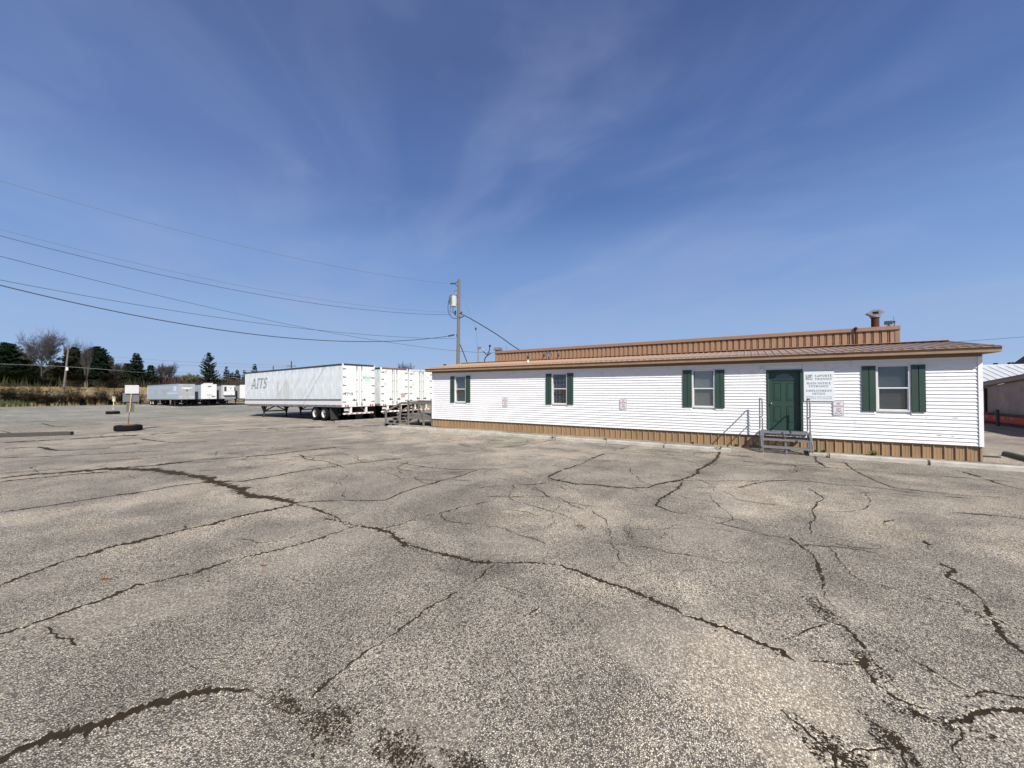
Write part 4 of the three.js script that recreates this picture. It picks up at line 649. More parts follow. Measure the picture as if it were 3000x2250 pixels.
function trailer(label, o) {
  // local: rear doors at x=0, nose at x=-L, floor rail at y=b, near side +z
  const L = o.L ?? 16.15, W = 1.295, b = o.b ?? 1.08, T = o.T ?? 4.1;
  const t = thing('semi_trailer', label, 'trailer', [o.x, gy(o.x), o.z], o.turn ?? 0, o.group);
  t.rotation.order = 'YXZ'; t.rotation.z = o.tilt ?? 0;
  const side = o.side ?? M.trailerSide, door = o.door ?? M.trailerDoor, rail = o.rail ?? M.aluRail;
  obj('body', bx(-L + .02, -.10, b + .02, T - .05, -W + .04, W - .04), M.interior, t);
  // side sheets
  const n = o.sheets ?? 14, wS = (L - .28) / n, sg = boxUV(prep(new RoundedBoxGeometry(wS - .012, T - .12 - b - .10, .024, 1, .006)));
  for (const s of [1, -1]) for (let i = 0; i < n; i++) { if (s < 0 && !o.both) continue; shared('side_sheet', sg, side, t, -.14 - wS * (i + .5), (T - .12 + b + .10) / 2, s * (W - .014)); }
  if (!o.both) obj('far_side', bx(-L + .14, -.14, b + .10, T - .12, -W, -W + .03), side, t);
  for (const s of [1, -1]) {
    obj('top_rail', rbx(-L, -.10, T - .12, T, s * W - .03, s * W + .02, .006), o.topRail ?? M.darkSteel, t);
    obj('bottom_rail', rbx(-L, -.10, b - .06, b + .10, s * W - .035, s * W + .018, .006), rail, t);
    if (o.rub) { obj('rub_rail', rbx(-L + .12, -.16, b + .42, b + .53, s * W, s * W + .035, .01), M.aluRail, t); obj('kick_sheet', bx(-L + .14, -.14, b + .1005, b + .439, s * W - .004, s * W + .004), M.whiteMetal, t); }
    if (o.dashes && s > 0) for (let x = -L + .3; x < -.3; x += .61) obj('reflective_strip', bx(x, x + .3, b + .03, b + .075, s * W + .0185, s * W + .022), (Math.round(x / .61) % 2) ? M.red : M.darkSteel, t);
  }
  obj('roof', bx(-L + .02, -.10, T - .04, T - .008, -W + .031, W - .031), M.whiteMetal, t);
  // nose
  obj('nose', rbx(-L - .03, -L + .14, b, T - .01, -W, W, .03), o.nose ?? side, t);
  // rear frame and doors
  const fr = o.frame ?? M.whiteMetal;
  obj('rear_frame', [rbx(-.10, 0, b - .05, T, -W - .012, -W + .075, .008), rbx(-.10, 0, b - .05, T, W - .075, W + .012, .008), rbx(-.10, 0, b - .05, b + .14, -W + .075, W - .075, .008)], fr, t);
  obj('header', rbx(-.10, .006, T - .11, T + .004, -W + .075, W - .075, .008), o.header ?? M.darkSteel, t);
  const hm = M.galv;
  for (const s of [1, -1]) {
    const d = grp('rear_door', t), z0 = .012, z1 = W - .085, Z = (a, c) => s > 0 ? [a, c] : [-c, -a];
    obj('door_sheet', rbx(-.07, -.022, b + .15, T - .125, ...Z(z0, z1), .006), door, d);
    for (let k = 0; k < (o.hinges ?? 5); k++) { const y = lerp(b + .32, T - .36, k / ((o.hinges ?? 5) - 1)); obj('hinge', [rbx(-.022, .012, y - .03, y + .03, ...Z(W - .27, W - .02), .006), bar([-.005, y - .06, s * (W - .05)], [-.005, y + .06, s * (W - .05)], .02)], hm, d); }
    const zr = s * .20; obj('lock_rod', [bar([.012, b + .02, zr], [.012, T - .13, zr], .017, .017, 8), ...[b + .25, b + 1.05, b + 1.9, T - .4].map(y => rbx(-.022, .03, y - .03, y + .03, zr - .035, zr + .035, .005)), rbx(-.02, .03, b + .02, b + .2, zr - .045, zr + .045, .006), rbx(-.02, .03, T - .28, T - .13, zr - .04, zr + .04, .006)], M.aluRail, d);
    obj('door_handle', [rbx(.014, .035, b + .43, b + .465, ...Z(.20, .55), .005), rbx(-.02, .036, b + .38, b + .55, ...Z(.40, .44), .005)], M.darkSteel, d);
    const lg = grp('tail_light', t); for (let k = 0; k < 2; k++) obj('lens', new THREE.CylinderGeometry(.055, .06, .03, 16).rotateZ(-Math.PI / 2).translate(.013, b + .04, s * (W - .22 - k * .17)), M.red, lg);
    obj('lens_plate', rbx(-.01, .002, b - .03, b + .11, ...Z(W - .5, W - .1), .004), fr, lg);
  }
  obj('door_seam', bx(-.03, -.015, b + .15, T - .125, -.011, .011), M.darkSteel, t);
  // underride guard
  if (o.guard !== false) {
    const gm = o.guardM ?? M.whiteMetal; obj('bumper', rbx(-.14, -.02, .50, .61, -1.2, 1.2, .008), gm, t); for (const z of [-.62, .62]) obj('bumper_strut', [rbx(-.16, -.04, .611, b - .051, z - .07, z + .07, .008), beam([-.15, .66, z], [-.75, b - .1, z], .06, .06)], gm, t);
    for (let k = 0; k < 6; k++) obj('bumper_strip', bx(-.019, -.015, .525, .58, -1.12 + k * .40, -.94 + k * .40), M.red, t);
    obj('licence_plate', rbx(-.15, -.135, b - .34, b - .14, W - .55, W - .20, .004), M.signWhite, t);
  }
  // running gear
  const ax = o.axles ?? [-2.5, -3.76];
  obj('suspension', [bx(ax[1] - .7, ax[0] + .6, .86, 1.0, -.5, -.38), bx(ax[1] - .7, ax[0] + .6, .86, 1.0, .38, .5), ...ax.map(x => bar([x, .515, -1.0], [x, .515, 1.0], .065)), ...ax.flatMap(x => [-.44, .44].map(z => bx(x - .3, x + .3, .52, .86, z - .05, z + .05)))], M.darkSteel, t);
  obj('floor_beams', [...Array(12)].map((_, i) => bx(-L + .8 + i * (L - 1) / 12, -L + .88 + i * (L - 1) / 12, b - .11, b + .018, -W + .05, W - .05)), M.darkSteel, t);
  for (const x of ax) for (const s of [1, -1]) for (const q of [1.17, .84]) { const w = grp('wheel', t, x, .515, s * q); if (s < 0) w.rotation.y = Math.PI; shared('tyre', wheelTyre, M.rubber, w); shared('rim', wheelRim, rimM, w); if (q > 1) shared('hub', hubGeo, M.darkSteel, w); }
  for (const s of [1, -1]) obj('mud_flap', beam([ax[0] + .82, .98, s * .98], [ax[0] + .98, .12, s * .98], .62, .012, [1, 0, 0]).rotateY(0), M.black, t);
  // landing gear
  const lx = o.gear ?? -13.0;
  for (const s of [1, -1]) obj('landing_leg', [rbx(lx - .075, lx + .075, .35, b - .02, s * .95 - .07, s * .95 + .07, .008), rbx(lx - .055, lx + .055, .06, .36, s * .95 - .05, s * .95 + .05, .006), rbx(lx - .14, lx + .14, 0, .055, s * .95 - .13, s * .95 + .13, .01), beam([lx - .05, .5, s * .95], [lx - .55, b - .02, s * .95], .08, .09), beam([lx + .05, .5, s * .95], [lx + .55, b - .02, s * .95], .08, .09)], M.darkSteel, t);
  obj('gear_brace', [beam([lx, .52, -.87], [lx, .52, .87], .09, .10), beam([lx, .56, -.86], [lx + .01, b - .05, .1], .08, .09), beam([lx, .56, .86], [lx + .01, b - .05, -.1], .08, .09), bar([lx + .1, .8, .9], [lx + .1, .8, 1.22], .015)], M.darkSteel, t);
  return t;
}
const TT = -THREE.MathUtils.degToRad(3.5), near = 'white trailers parked with rear doors towards the office';
const put = (cx, cz) => { const c = Math.cos(TT), s = Math.sin(TT); return { x: cx + 1.295 * -s * 0 + .079, z: cz - 1.292 }; };
{ // nearest
  const t = trailer('nearest white trailer, side on, with number 7719 on its rear door', { ...put(-24.1, -16.8), turn: TT, tilt: .0135, rub: true, dashes: true, group: near });
  const W = 1.295, fx = [], sk = g => g.applyMatrix4(new THREE.Matrix4().set(1, .28, 0, 0, 0, 1, 0, 0, 0, 0, 1, 0, 0, 0, 0, 1));
  const lt = obj('faded_lettering', [sk(text('AITS', .95)).scale(1.12, 1, 1).translate(-13.15, 3.0, W + .0005), sk(text('AITS', .95)).scale(1.12, 1, 1).translate(-13.07, 3.0, W + .0005), sk(text('AITS', .95)).scale(1.12, 1, 1).translate(-13.23, 3.03, W + .0005), new THREE.BoxGeometry(.62, .10, .004).translate(-14.62, 2.90, W + .0025), new THREE.BoxGeometry(.7, .10, .004).translate(-11.6, 3.12, W + .0025), text('TRUCK LINES, INC.', .15).translate(-13.1, 2.17, W + .0005)], M.ghost, t); tag(lt, 'faded grey ghost of italic lettering');
  const patch = (x0, x1, y0, y1, cut) => { const s = new THREE.Shape(); s.moveTo(x0, y0); s.lineTo(x1, y0); s.lineTo(x1, y1 * .6 + y0 * .4); if (cut) { s.lineTo(x0 + .42, y0 + .42); s.lineTo(x0 + .40, y1 - .1); s.lineTo(x0 + .2, y1); s.lineTo(x0, y1 - .2); } else { s.lineTo(x1 - .2, y1 - .25); s.lineTo((x0 + x1) / 2, y1 - .3); s.lineTo(x0 + .35, y1); s.lineTo(x0 + .2, y1 - .5); s.lineTo(x0, y1 - .75); } return new THREE.ExtrudeGeometry(s, { depth: .003, bevelEnabled: false }).translate(0, 0, W - .0015); };
  const pm = mat([.62, .64, .64], { map: grainT, tile: .7, rough: .55 });
  obj('paint_patch', patch(-9.85, -8.85, 1.66, 3.2, true), pm, t); obj('paint_patch', patch(-8.68, -7.62, 1.66, 3.35, false), pm, t); obj('paint_patch', patch(-6.35, -5.4, 1.9, 2.8, false), mat([.68, .73, .73], { map: grainT, tile: .9, rough: .5 }), t);
  obj('number', text('7719', .22).rotateY(Math.PI / 2).translate(-.0215, 1.95, .82), M.black, t);
  obj('green_logo', [text('K', .26).rotateY(Math.PI / 2).translate(-.0215, 3.15, -.42), text('ager', .22).rotateY(Math.PI / 2).translate(-.0215, 3.13, -.80), text('leasing', .10).rotateY(Math.PI / 2).translate(-.0215, 2.93, -.70)], mat([.10, .42, .27], { rough: .5 }), t);
}
{
  const t = trailer('middle white trailer with rusty rear sill and red caution notice', { ...put(-24.15, -20.15), turn: TT, tilt: .0135, T: 4.0, door: M.trailerDoorB, frame: M.rustyWhite, guardM: M.rustyWhite, header: mat([.16, .10, .08], { rough: .7 }), group: near });
  obj('caution_notice', rbx(-.0215, -.018, 1.62, 1.98, -1.06, -.62, .001), M.signWhite, t);
  obj('caution_text', [text('CAUTION', .10).rotateY(Math.PI / 2).translate(-.0175, 1.90, -.84)], M.red, t); obj('notice_text', [text('WIDE TURNS', .045).rotateY(Math.PI / 2).translate(-.0175, 1.77, -.84), text('KEEP BACK', .045).rotateY(Math.PI / 2).translate(-.0175, 1.68, -.84)], M.black, t);
  obj('placard_frame', [rbx(-.0215, -.012, 1.55, 1.57, .60, .86, .003), rbx(-.0215, -.012, 1.82, 1.84, .60, .86, .003), rbx(-.0215, -.012, 1.57, 1.82, .60, .615, .003), rbx(-.0215, -.012, 1.57, 1.82, .845, .86, .003)], M.alu, t);
}
trailer('white trailer closest to the wooden porch with smudged rear door', { ...put(-24.35, -23.3), turn: TT, tilt: .0135, T: 3.98, hinges: 5, door: M.trailerDoorB, header: M.whiteMetal, frame: M.rustyWhite, guardM: M.rusty, group: near });

const farG = 'parked trailers facing the lot in the far row', FX = -92, noseM = M.trailerGrey;
function farTrailer(label, z, o) { const t = trailer(label, { x: FX - (o.back ?? 0) - 16.15, z: z - 1.295, turn: Math.PI, sheets: 14, both: false, guard: false, group: farG, axles: [-1.9, -3.2], gear: -13.4, tilt: -.0135, b: 1.15, T: 4.1, ...o }); return t; }
// these stand the other way round: nose towards the lot (local -x), near side is local -z
{
  const t = farTrailer('far pale-blue trailer with patchy repaint at the left end of the row', -29.3, { side: M.trailerBlue, nose: M.trailerGrey, both: true, topRail: M.trailerBlue });
  const W = 1.295, pm = mat([.40, .42, .43], { map: grainT, tile: 1, rough: .5 }), lm = mat([.60, .72, .84], { map: grainT, tile: 1, rough: .5 });
  obj('paint_patch', bx(-5.6, -4.1, 1.95, 3.1, -W - .006, -W + .001), pm, t); obj('paint_patch', [bx(-11.8, -7.6, 2.65, 3.1, -W - .006, -W + .001), bx(-10.4, -8.6, 1.95, 2.649, -W - .006, -W + .001)], pm, t); obj('paint_patch', [bx(-15.2, -13.9, 2.75, 3.65, -W - .006, -W + .001), bx(-15.6, -10.8, 2.25, 2.45, -W - .006, -W + .001)], lm, t);
  obj('nose_trim', [rbx(-16.20, -16.181, 3.25, 3.42, -.85, .85, .004), rbx(-16.21, -16.2005, 3.12, 3.30, -.55, .55, .004)], M.whiteMetal, t); obj('nose_connector', [rbx(-16.22, -16.181, 2.88, 3.0, -.16, .16, .005), rbx(-16.22, -16.181, 2.68, 2.76, -.08, .08, .005), rbx(-16.20, -16.181, 3.72, 3.8, -.06, .06, .004)], M.darkSteel, t);
  for (const [y, z, r, m] of [[1.62, -.95, .17, M.signWhite], [1.45, -.4, .09, M.signWhite], [1.66, -.4, .08, M.signWhite]]) obj('placard', new THREE.CylinderGeometry(r, r, .008, 4).rotateZ(Math.PI / 2).translate(-16.186, y, z), m, t); obj('placard', [rbx(-16.19, -16.181, 1.45, 1.85, .35, .72, .002), rbx(-16.19, -16.181, 1.42, 1.78, .85, 1.15, .002)], M.signWhite, t); obj('placard_mark', [rbx(-16.196, -16.1905, 1.66, 1.78, .48, .60, .002), rbx(-16.196, -16.1905, 1.52, 1.62, .94, 1.06, .002), rbx(-16.196, -16.1905, 1.5, 1.58, .4, .46, .002)], M.black, t);
}
{
  const t = farTrailer('far white-nosed trailer with a box on its roof, second in the row', -32.9, { side: M.trailerBlue, nose: M.whiteMetal, both: true, T: 4.12 });
  obj('roof_box', rbx(-15.9, -14.6, 4.13, 4.36, -.45, .75, .02), M.signWhite, t); obj('nose_plate', [rbx(-16.20, -16.181, 3.55, 3.75, -.25, .35, .004), rbx(-16.20, -16.181, 1.50, 1.72, .45, 1.05, .004)], M.signGrey, t); obj('nose_connector', [rbx(-16.22, -16.181, 1.42, 1.52, -.05, .15, .005), rbx(-16.21, -16.181, 2.02, 2.06, -.4, .4, .004), rbx(-16.21, -16.181, 1.80, 1.84, -.35, .7, .004)], M.aluRail, t); obj('placard', new THREE.CylinderGeometry(.16, .16, .008, 4).rotateZ(Math.PI / 2).translate(-16.186, 1.9, -.7), mat([.7, .7, .68], {}), t);
}
{
  const t = farTrailer('far trailer with a white refrigeration unit on its nose', -36.3, { side: M.trailerGrey, nose: M.trailerGrey, both: true, T: 3.95 });
  const u = grp('refrigeration_unit', t); obj('housing', [rbx(-16.62, -16.181, 1.85, 3.8, -.98, .98, .06)], M.whiteMetal, u); obj('grille', [rbx(-16.632, -16.6, 2.65, 3.65, -.96, -.55, .03), rbx(-16.632, -16.6, 2.7, 3.6, .84, .97, .03)], M.black, u); obj('access_panel', [rbx(-16.636, -16.6205, 2.72, 2.76, -.5, .6, .005), rbx(-16.636, -16.6205, 3.52, 3.56, -.3, .5, .005), rbx(-16.636, -16.6205, 3.2, 3.36, .1, .3, .005), rbx(-16.636, -16.6205, 1.98, 2.1, .3, .42, .005)], M.aluRail, u); obj('fuel_tank', bar([-15.9, .95, -.6], [-15.9, .95, .6], .22, .22, 14), M.galv, u);
}
farTrailer('far white trailer half hidden behind the nearest trailer', -39.7, { side: M.trailerGrey, nose: M.whiteMetal, both: true, T: 4.05 });

// ================= SIGN STANDS IN OLD TYRES =================
const standTyre = (() => { const p = []; for (const [r, y] of [[.28, .03], [.45, 0], [.54, .02], [.575, .07], [.58, .17], [.575, .27], [.54, .32], [.45, .34], [.28, .31]]) p.push(new THREE.Vector2(r, y)); return p; })();
function stand(label, px, py, h, lean, build) {
  const [x, z] = gp(px, py), s = thing('sign_stand', label, 'sign stand', [x, gy(x), z], Math.atan2(-x, -z), 'sign posts set in old tyres');
  const treadG = []; for (let k = 0; k < 30; k++) { const a = k / 30 * 6.283; treadG.push(box(.016, .23, .035).translate(.58, .17, 0).rotateY(a)); }
  obj('tyre', new THREE.LatheGeometry(standTyre, 36), M.rubber, s); obj('tread_blocks', treadG, M.rubber, s);
  obj('base_plate', [new THREE.CylinderGeometry(.10, .30, .035, 20).translate(0, .345, 0), new THREE.CylinderGeometry(.02, .06, .09, 12).translate(-.01, .395, 0), new THREE.CylinderGeometry(.27, .27, .32, 20).translate(0, .16, 0)], M.orangeRust, s);
  const post = [lean[0], h, lean[1]]; build(s, post); return s;
}
{ // near stand: three panel backs on a leaning post
  stand('nearest tyre-based sign stand with white board above two grey sign backs', 378, 1262, 2.0, [.12, 0], (s) => {
    const tb = [-.01, .38, 0], tm = [.035, 1.05, 0], tt = [.10, 2.13, 0];
    obj('post', beam(tb, tm, .03, .025, [0, 0, 1]), M.rustPipe, s); obj('post', beam(tm, tt, .05, .03, [0, 0, 1]), M.yellowPaint, s);
    obj('bolt', [[.085, 1.78], [.07, 1.5], [.055, 1.2]].map(([x, y]) => bar([x, y, .015], [x, y, .03], .012)), M.darkSteel, s);
    obj('sign_panel', rbx(-.145, .405, 2.10, 2.57, .02, .035, .004), M.signWhite, s); obj('sign_panel', rbx(-.165, .375, 2.115, 2.58, -.06, -.05, .004), M.signWhite, s);
    obj('sign_panel', rbx(-.245, .42, 1.63, 2.14, -.045, -.038, .003), M.signGrey, s); obj('sign_panel', roundRectGeo(.335, .52, .03, .006).translate(.065, 1.325, -.045), M.signGreyB, s);
  });
}
stand('distant sign stand with small white panel and yellow post in a tyre', 332, 1213, 1.6, [0, 0], (s) => {
  obj('post', beam([0, .35, 0], [.03, 1.0, 0], .03, .02, [0, 0, 1]), M.rusty, s); obj('post', beam([.03, 1.0, 0], [.05, 1.75, 0], .05, .02, [0, 0, 1]), mat([.75, .68, .06], { rough: .5 }), s);
  obj('sign_panel', rbx(-.07, .04, 1.45, 2.05, -.03, 0, .004), mat([.5, .47, .38], { map: lightRustT, tile: .5, rough: .6 }), s); obj('sign_panel', rbx(.07, .19, 1.42, 2.0, -.03, 0, .004), mat([.42, .42, .36], { map: lightRustT, tile: .5, rough: .6 }), s);
});

// ================= UTILITY POLE AND LINES =================
const PD = 34, [PX, PZ] = at(1340, PD);
{
  const s = thing('utility_pole', 'tall weathered wooden utility pole with grey transformer behind the office', 'utility pole', [PX, gy(PX), PZ]);
  const g0 = gy(PX), H = hgt(816, PD) - g0, lean = .13, Y = py => hgt(py, PD) - g0; // right direction in view
  const rx = Math.cos(YAW), rz = -Math.sin(YAW), off = (r, y, f = 0) => [r * rx + lean * (y / H) * rx - f * rz * 0, y, r * rz + lean * (y / H) * rz];
  obj('shaft', bar(off(0, 0), off(0, H), .175, .115, 14), M.poleWood, s);
  const can = grp('transformer', s), cy0 = Y(897), cy1 = Y(865), cr = .30, c0 = off(-.46, cy0), c1 = off(-.46, cy1);
  obj('tank', bar(c0, [c0[0], cy1, c0[2]], cr * .9, cr * .92, 22), mat([.50, .51, .52], { map: grainT, tile: .5, rough: .5 }), can); obj('lid', bar([c0[0], cy1, c0[2]], [c0[0], cy1 + .06, c0[2]], cr * 1.07, cr * .9, 22), M.galv, can);
  obj('bushing', [bar([c0[0] - .1, cy1 + .05, c0[2]], [c0[0] - .1, cy1 + .32, c0[2]], .045, .03), bar([c0[0] + .16 * rx, cy1 + .05, c0[2] + .16 * rz], [c0[0] + .16 * rx, cy1 + .30, c0[2] + .16 * rz], .04, .03)], M.galv, can);
  obj('bracket', [beam(off(-.2, cy1 - .15), off(-.05, cy1 - .15), .08, .08), beam(off(-.2, cy0 + .2), off(-.05, cy0 + .2), .08, .08)], M.darkSteel, can);
  obj('fin', [-.18, -.02, .13].map(r => { const p = off(-.46 + r, cy0 + .1); return bx(p[0] - .02, p[0] + .02, cy0 + .15, cy1 - .1, p[2] + .20, p[2] + .31); }), M.signGreyB, can);
  obj('insulator_arm', [tube([off(-.02, Y(821)), off(-.22, Y(826)), off(-.34, Y(829)), off(-.22, Y(834)), off(-.02, Y(840))], .035, 16, 6), bar(off(-.34, Y(829)), off(-.78, Y(829.5)), .05, .05, 8), ...[.40, .50, .60, .70].map(q => { const p = off(-q, Y(829.3)); return new THREE.CylinderGeometry(.085, .085, .03, 12).rotateZ(Math.PI / 2).rotateY(YAW).translate(...p); })], M.darkSteel, s);
  obj('secondary_rack', [rbx(-.06, .06, Y(919) - .08, Y(911) + .05, -.05, .05, .01).translate(off(-.2, 0)[0], 0, off(-.2, 0)[2]), rbx(-.06, .06, Y(918) - .08, Y(914) + .05, -.05, .05, .01).translate(off(.24, 0)[0] + .1 * rx, 0, off(.24, 0)[2] + .1 * rz)], M.darkSteel, s);
  for (const jg of [tube([off(-.82, Y(871)), off(-.95, Y(895)), off(-.88, Y(916)), off(-.55, Y(930)), off(.05, Y(932)), off(.5, Y(925.5))], .028, 24, 6), tube([off(-.5, Y(899)), off(-.5, Y(913)), off(-.2, Y(925)), off(.1, Y(928)), off(.5, Y(925.5))], .024, 20, 6), tube([off(-.72, Y(897)), off(-.74, Y(912)), off(-.5, Y(914)), off(-.2, Y(913))], .02, 14, 6), tube([off(-.45, Y(856)), off(-.42, Y(853)), off(-.05, Y(847))], .016, 10, 5)]) obj('jumper_wire', jg, M.wire, s);
  obj('guy_wire', [bar(off(.1, Y(850)), off(1.55, Y(963)), .012, .012, 5), bar(off(1.55, Y(963)), [off(2.3, 0)[0], 0, off(2.3, 0)[2]], .012, .012, 5)], M.wireGrey, s); obj('guy_insulator', new THREE.SphereGeometry(.08, 8, 6).scale(1, 1.6, 1).translate(...off(1.54, Y(963))), M.black, s);
  obj('splice_case', beam(off(-.35, Y(980.5)), off(-.92, Y(984.5)), .11, .12), M.black, s);
  obj('riser_cable', tube([off(-.16, Y(979)), off(-.05, Y(995)), off(.3, Y(1020)), off(.85, Y(1066)), off(.95, Y(1075))], .04, 20, 6), M.wire, s);
  // the lines run to another pole out of view at the left: each one fitted to three sightings along the same vertical plane
  const ex = -28.7 - PX, ez = -2.8 - PZ, len = Math.hypot(ex, ez), ux = ex / len, uz = ez / len;
  const sight = px => { const d = dirOf(px); const det = d[0] * -uz - -ux * d[1]; const t = (PX * -uz - -ux * PZ) / det; return [t, (d[0] * t - PX) * ux + (d[1] * t - PZ) * uz]; };
  const wires = [[.011, M.wireGrey, [[1308, 829], [700, 717.5], [0, 528]], 'thin top power line from utility pole to upper left'], [.010, M.wireGrey, [[1322, 914], [700, 835.5], [0, 671]], 'second power line below the top line'], [.012, M.wire, [[1322, 921.5], [700, 851.5], [0, 690.5]], 'third power line, close under the second'], [.012, M.wire, [[1334, 992], [700, 938.6], [0, 820]], 'straight thin cable above the thick sagging one'], [.025, M.wire, [[1310, 985], [700, 974], [0, 836]], 'thick black sagging cable, lowest of the lines']];
  for (const [r, m, P, lab] of wires) {
    const q = P.map(([x, y]) => { const [t, sx] = sight(x); return [sx, hgt(y, t)]; }); const f = x => q.reduce((a, [xi, yi], i) => { let l = yi; q.forEach(([xj], j) => { if (j !== i) l *= (x - xj) / (xi - xj); }); return a + l; }, 0);
    const x0 = q[0][0], pts = []; for (let k = 0; k <= 30; k++) { const x = lerp(x0, 38, k / 30); pts.push([PX + ux * x, f(x), PZ + uz * x]); } tag(obj('overhead_line', tube(pts, r, 60, 5), m), lab, 'power line', 'overhead lines running left from the utility pole');
  }
  // line that crosses in front of the pole to the warehouse wall
  { const P = [[1635, 1037, 29.5], [1337, 1028, 32], [1000, 980, 29.5], [700, 919.7, 26], [350, 838.6, 22], [0, 750.6, 18.2], [-300, 672, 15.5]]; tag(obj('overhead_line', tube(P.map(([x, y, d]) => { const [a, c] = at(x, d); return [a, hgt(y, d), c]; }), .012, 80, 5), M.wire), 'thin line crossing the other cables down to the warehouse wall', 'power line', 'overhead lines running left from the utility pole'); }
  { const P = [[1345, 917, PD - .4], [1365, 926, 33.5], [1450, 976, 31.6], [1530, 1029, 30.6], [1570, 1040, 30.3], [1576, 1055, 30.2]]; tag(obj('service_drop', tube(P.map(([x, y, d]) => { const [a, c] = at(x, d); return [a, hgt(y, d), c]; }), .04, 50, 6), M.wire), 'thick black service cable dropping from utility pole to the rooftops', 'power line'); }
  { const P = [[2700, 1008, 60], [2807, 1001, 52], [3000, 987, 46], [3150, 975, 44]]; tag(obj('overhead_line', tube(P.map(([x, y, d]) => { const [a, c] = at(x, d); return [a, hgt(y, d), c]; }), .025, 30, 5), M.wireGrey), 'single thin line above the roof at the right edge', 'power line'); }
}
// distant poles
function farPole(label, px, ytop, d, r, build, base) { const [x, z] = at(px, d), g = gy(x), s = thing('utility_pole', label, 'utility pole', [x, g, z]); const H = hgt(ytop, d) - g; build(s, H, py => hgt(py, d) - g, base); return s; }
const RX_ = Math.cos(YAW), RZ_ = -Math.sin(YAW);
farPole('slim wooden pole leaning among the trees at far left', 194, 1012, 88, .14, (s, H) => { obj('shaft', bar([-.6 * RX_, 0, -.6 * RZ_], [.4 * RX_, H, .4 * RZ_], .21, .15, 10), M.paleBark, s); obj('transformer', bar([.5, H * .46, 0], [.5, H * .53, 0], .22, .22, 12), M.whiteMetal, s); });
{ const P = [[-200, 1059, 84], [0, 1066, 86], [190, 1074, 87.5], [340, 1085, 92], [430, 1093, 100]]; tag(obj('overhead_line', tube(P.map(([x, y, d]) => { const [a, c] = at(x, d); return [a, hgt(y, d), c]; }), .032, 40, 5), mat([.24, .24, .23], { rough: .6 })), 'pale cable strung past the slim pole at far left', 'power line'); }
farPole('distant crossarm pole above the roof of the nearest trailer', 853, 1057.5, 150, .2, (s, H, Y) => { obj('shaft', bar([0, 0, 0], [0, H, 0], .26, .2, 8), M.bark, s); obj('crossarm', [beam([-1.8 * RX_, Y(1072.5), -1.8 * RZ_], [1.8 * RX_, Y(1072.5), 1.8 * RZ_], .16, .2), beam([-.9 * RX_, Y(1072.5), -.9 * RZ_], [-.9 * RX_, Y(1066), -.9 * RZ_], .12, .12), beam([.9 * RX_, Y(1072.5), .9 * RZ_], [.9 * RX_, Y(1066), .9 * RZ_], .12, .12)], M.bark, s); });
farPole('bare distant pole top just left of the crossarm pole', 800, 1072, 160, .2, (s, H) => { obj('shaft', bar([0, 0, 0], [0, H, 0], .26, .18, 8), M.bark, s); });
farPole('thin distant pole beside the round bare tree', 496, 1073, 140, .2, (s, H) => { obj('shaft', bar([0, 0, 0], [0, H, 0], .24, .16, 8), M.bark, s); });
farPole('small distant pole with crossarm above the middle trailer', 1203, 1063, 130, .2, (s, H, Y) => { obj('shaft', bar([0, 0, 0], [0, H, 0], .22, .16, 8), M.signGrey, s); obj('crossarm', beam([-1.2 * RX_, Y(1072), -1.2 * RZ_], [1.2 * RX_, Y(1072), 1.2 * RZ_], .12, .12), M.signGrey, s); });
farPole('distant pole top with insulators over the left end of the office roof', 1303, 1066, 110, .2, (s, H, Y) => { obj('shaft', bar([0, 0, 0], [0, H, 0], .2, .15, 8), M.darkSteel, s); obj('crossarm', [beam([-.35 * RX_, Y(1072), -.35 * RZ_], [.35 * RX_, Y(1072), .35 * RZ_], .12, .15), new THREE.SphereGeometry(.16, 8, 6).translate(-.33 * RX_, Y(1068), -.33 * RZ_), new THREE.SphereGeometry(.16, 8, 6).translate(.33 * RX_, Y(1068), .33 * RZ_)], M.darkSteel, s); });
for (const [y0, y1, lab] of [[1046, 1070, 'topmost'], [1056, 1082, 'second'], [1084, 1090, 'third'], [1100, 1103, 'lowest']]) { const P = [[340, y0, 140], [560, (y0 * .6 + y1 * .4) + 5, 142], [853, 1072, 150]]; tag(obj('distant_line', tube(P.map(([x, y, d], i) => { const [a, c] = at(x, d); return [a, hgt(i === 2 ? y1 - (y1 - 1072) * .5 : y, d), c]; }), .035, 24, 4), M.wireGrey), 'faint distant power line behind the spruce, ' + lab + ' of four', 'power line', 'faint distant power lines'); }

// ================= SHED AND YARD AT THE RIGHT =================
{
  const X = 13.7, Z0 = -38.8, s = thing('grey_shed', 'grey-walled shed in shade at right edge with sloping eave board', 'building', [X, 0, Z0]);
  const yE = z => 2.28 + (z - Z0) * .085; const zn = -24;
  const wallP = prism([[0, 0], [zn - Z0, 0], [zn - Z0, yE(zn)], [0, yE(Z0)]], 0, .2); obj('wall', wallP, M.stucco, s);
  obj('body', prism([[.05, 0], [zn - Z0 - .05, 0], [zn - Z0 - .05, yE(zn) - .05], [.05, yE(Z0) - .05]], .21, 8), M.stucco, s);
  obj('eave_board', beam([-.12, yE(Z0) + .12, -.3], [-.12, yE(zn) + .12, zn - Z0 + .3], .24, .24), mat([.30, .27, .26], { map: grainT, tile: 1, rough: .7 }), s);
  obj('roof', beam([4, yE(Z0) + .27, -.3], [4, yE(zn) + .27, zn - Z0 + .3], 8.4, .06), M.signGreyB, s);
  obj('downspout', rbx(-.10, -.02, 0, 2.2, .15, .33, .02), M.dark, s);
}
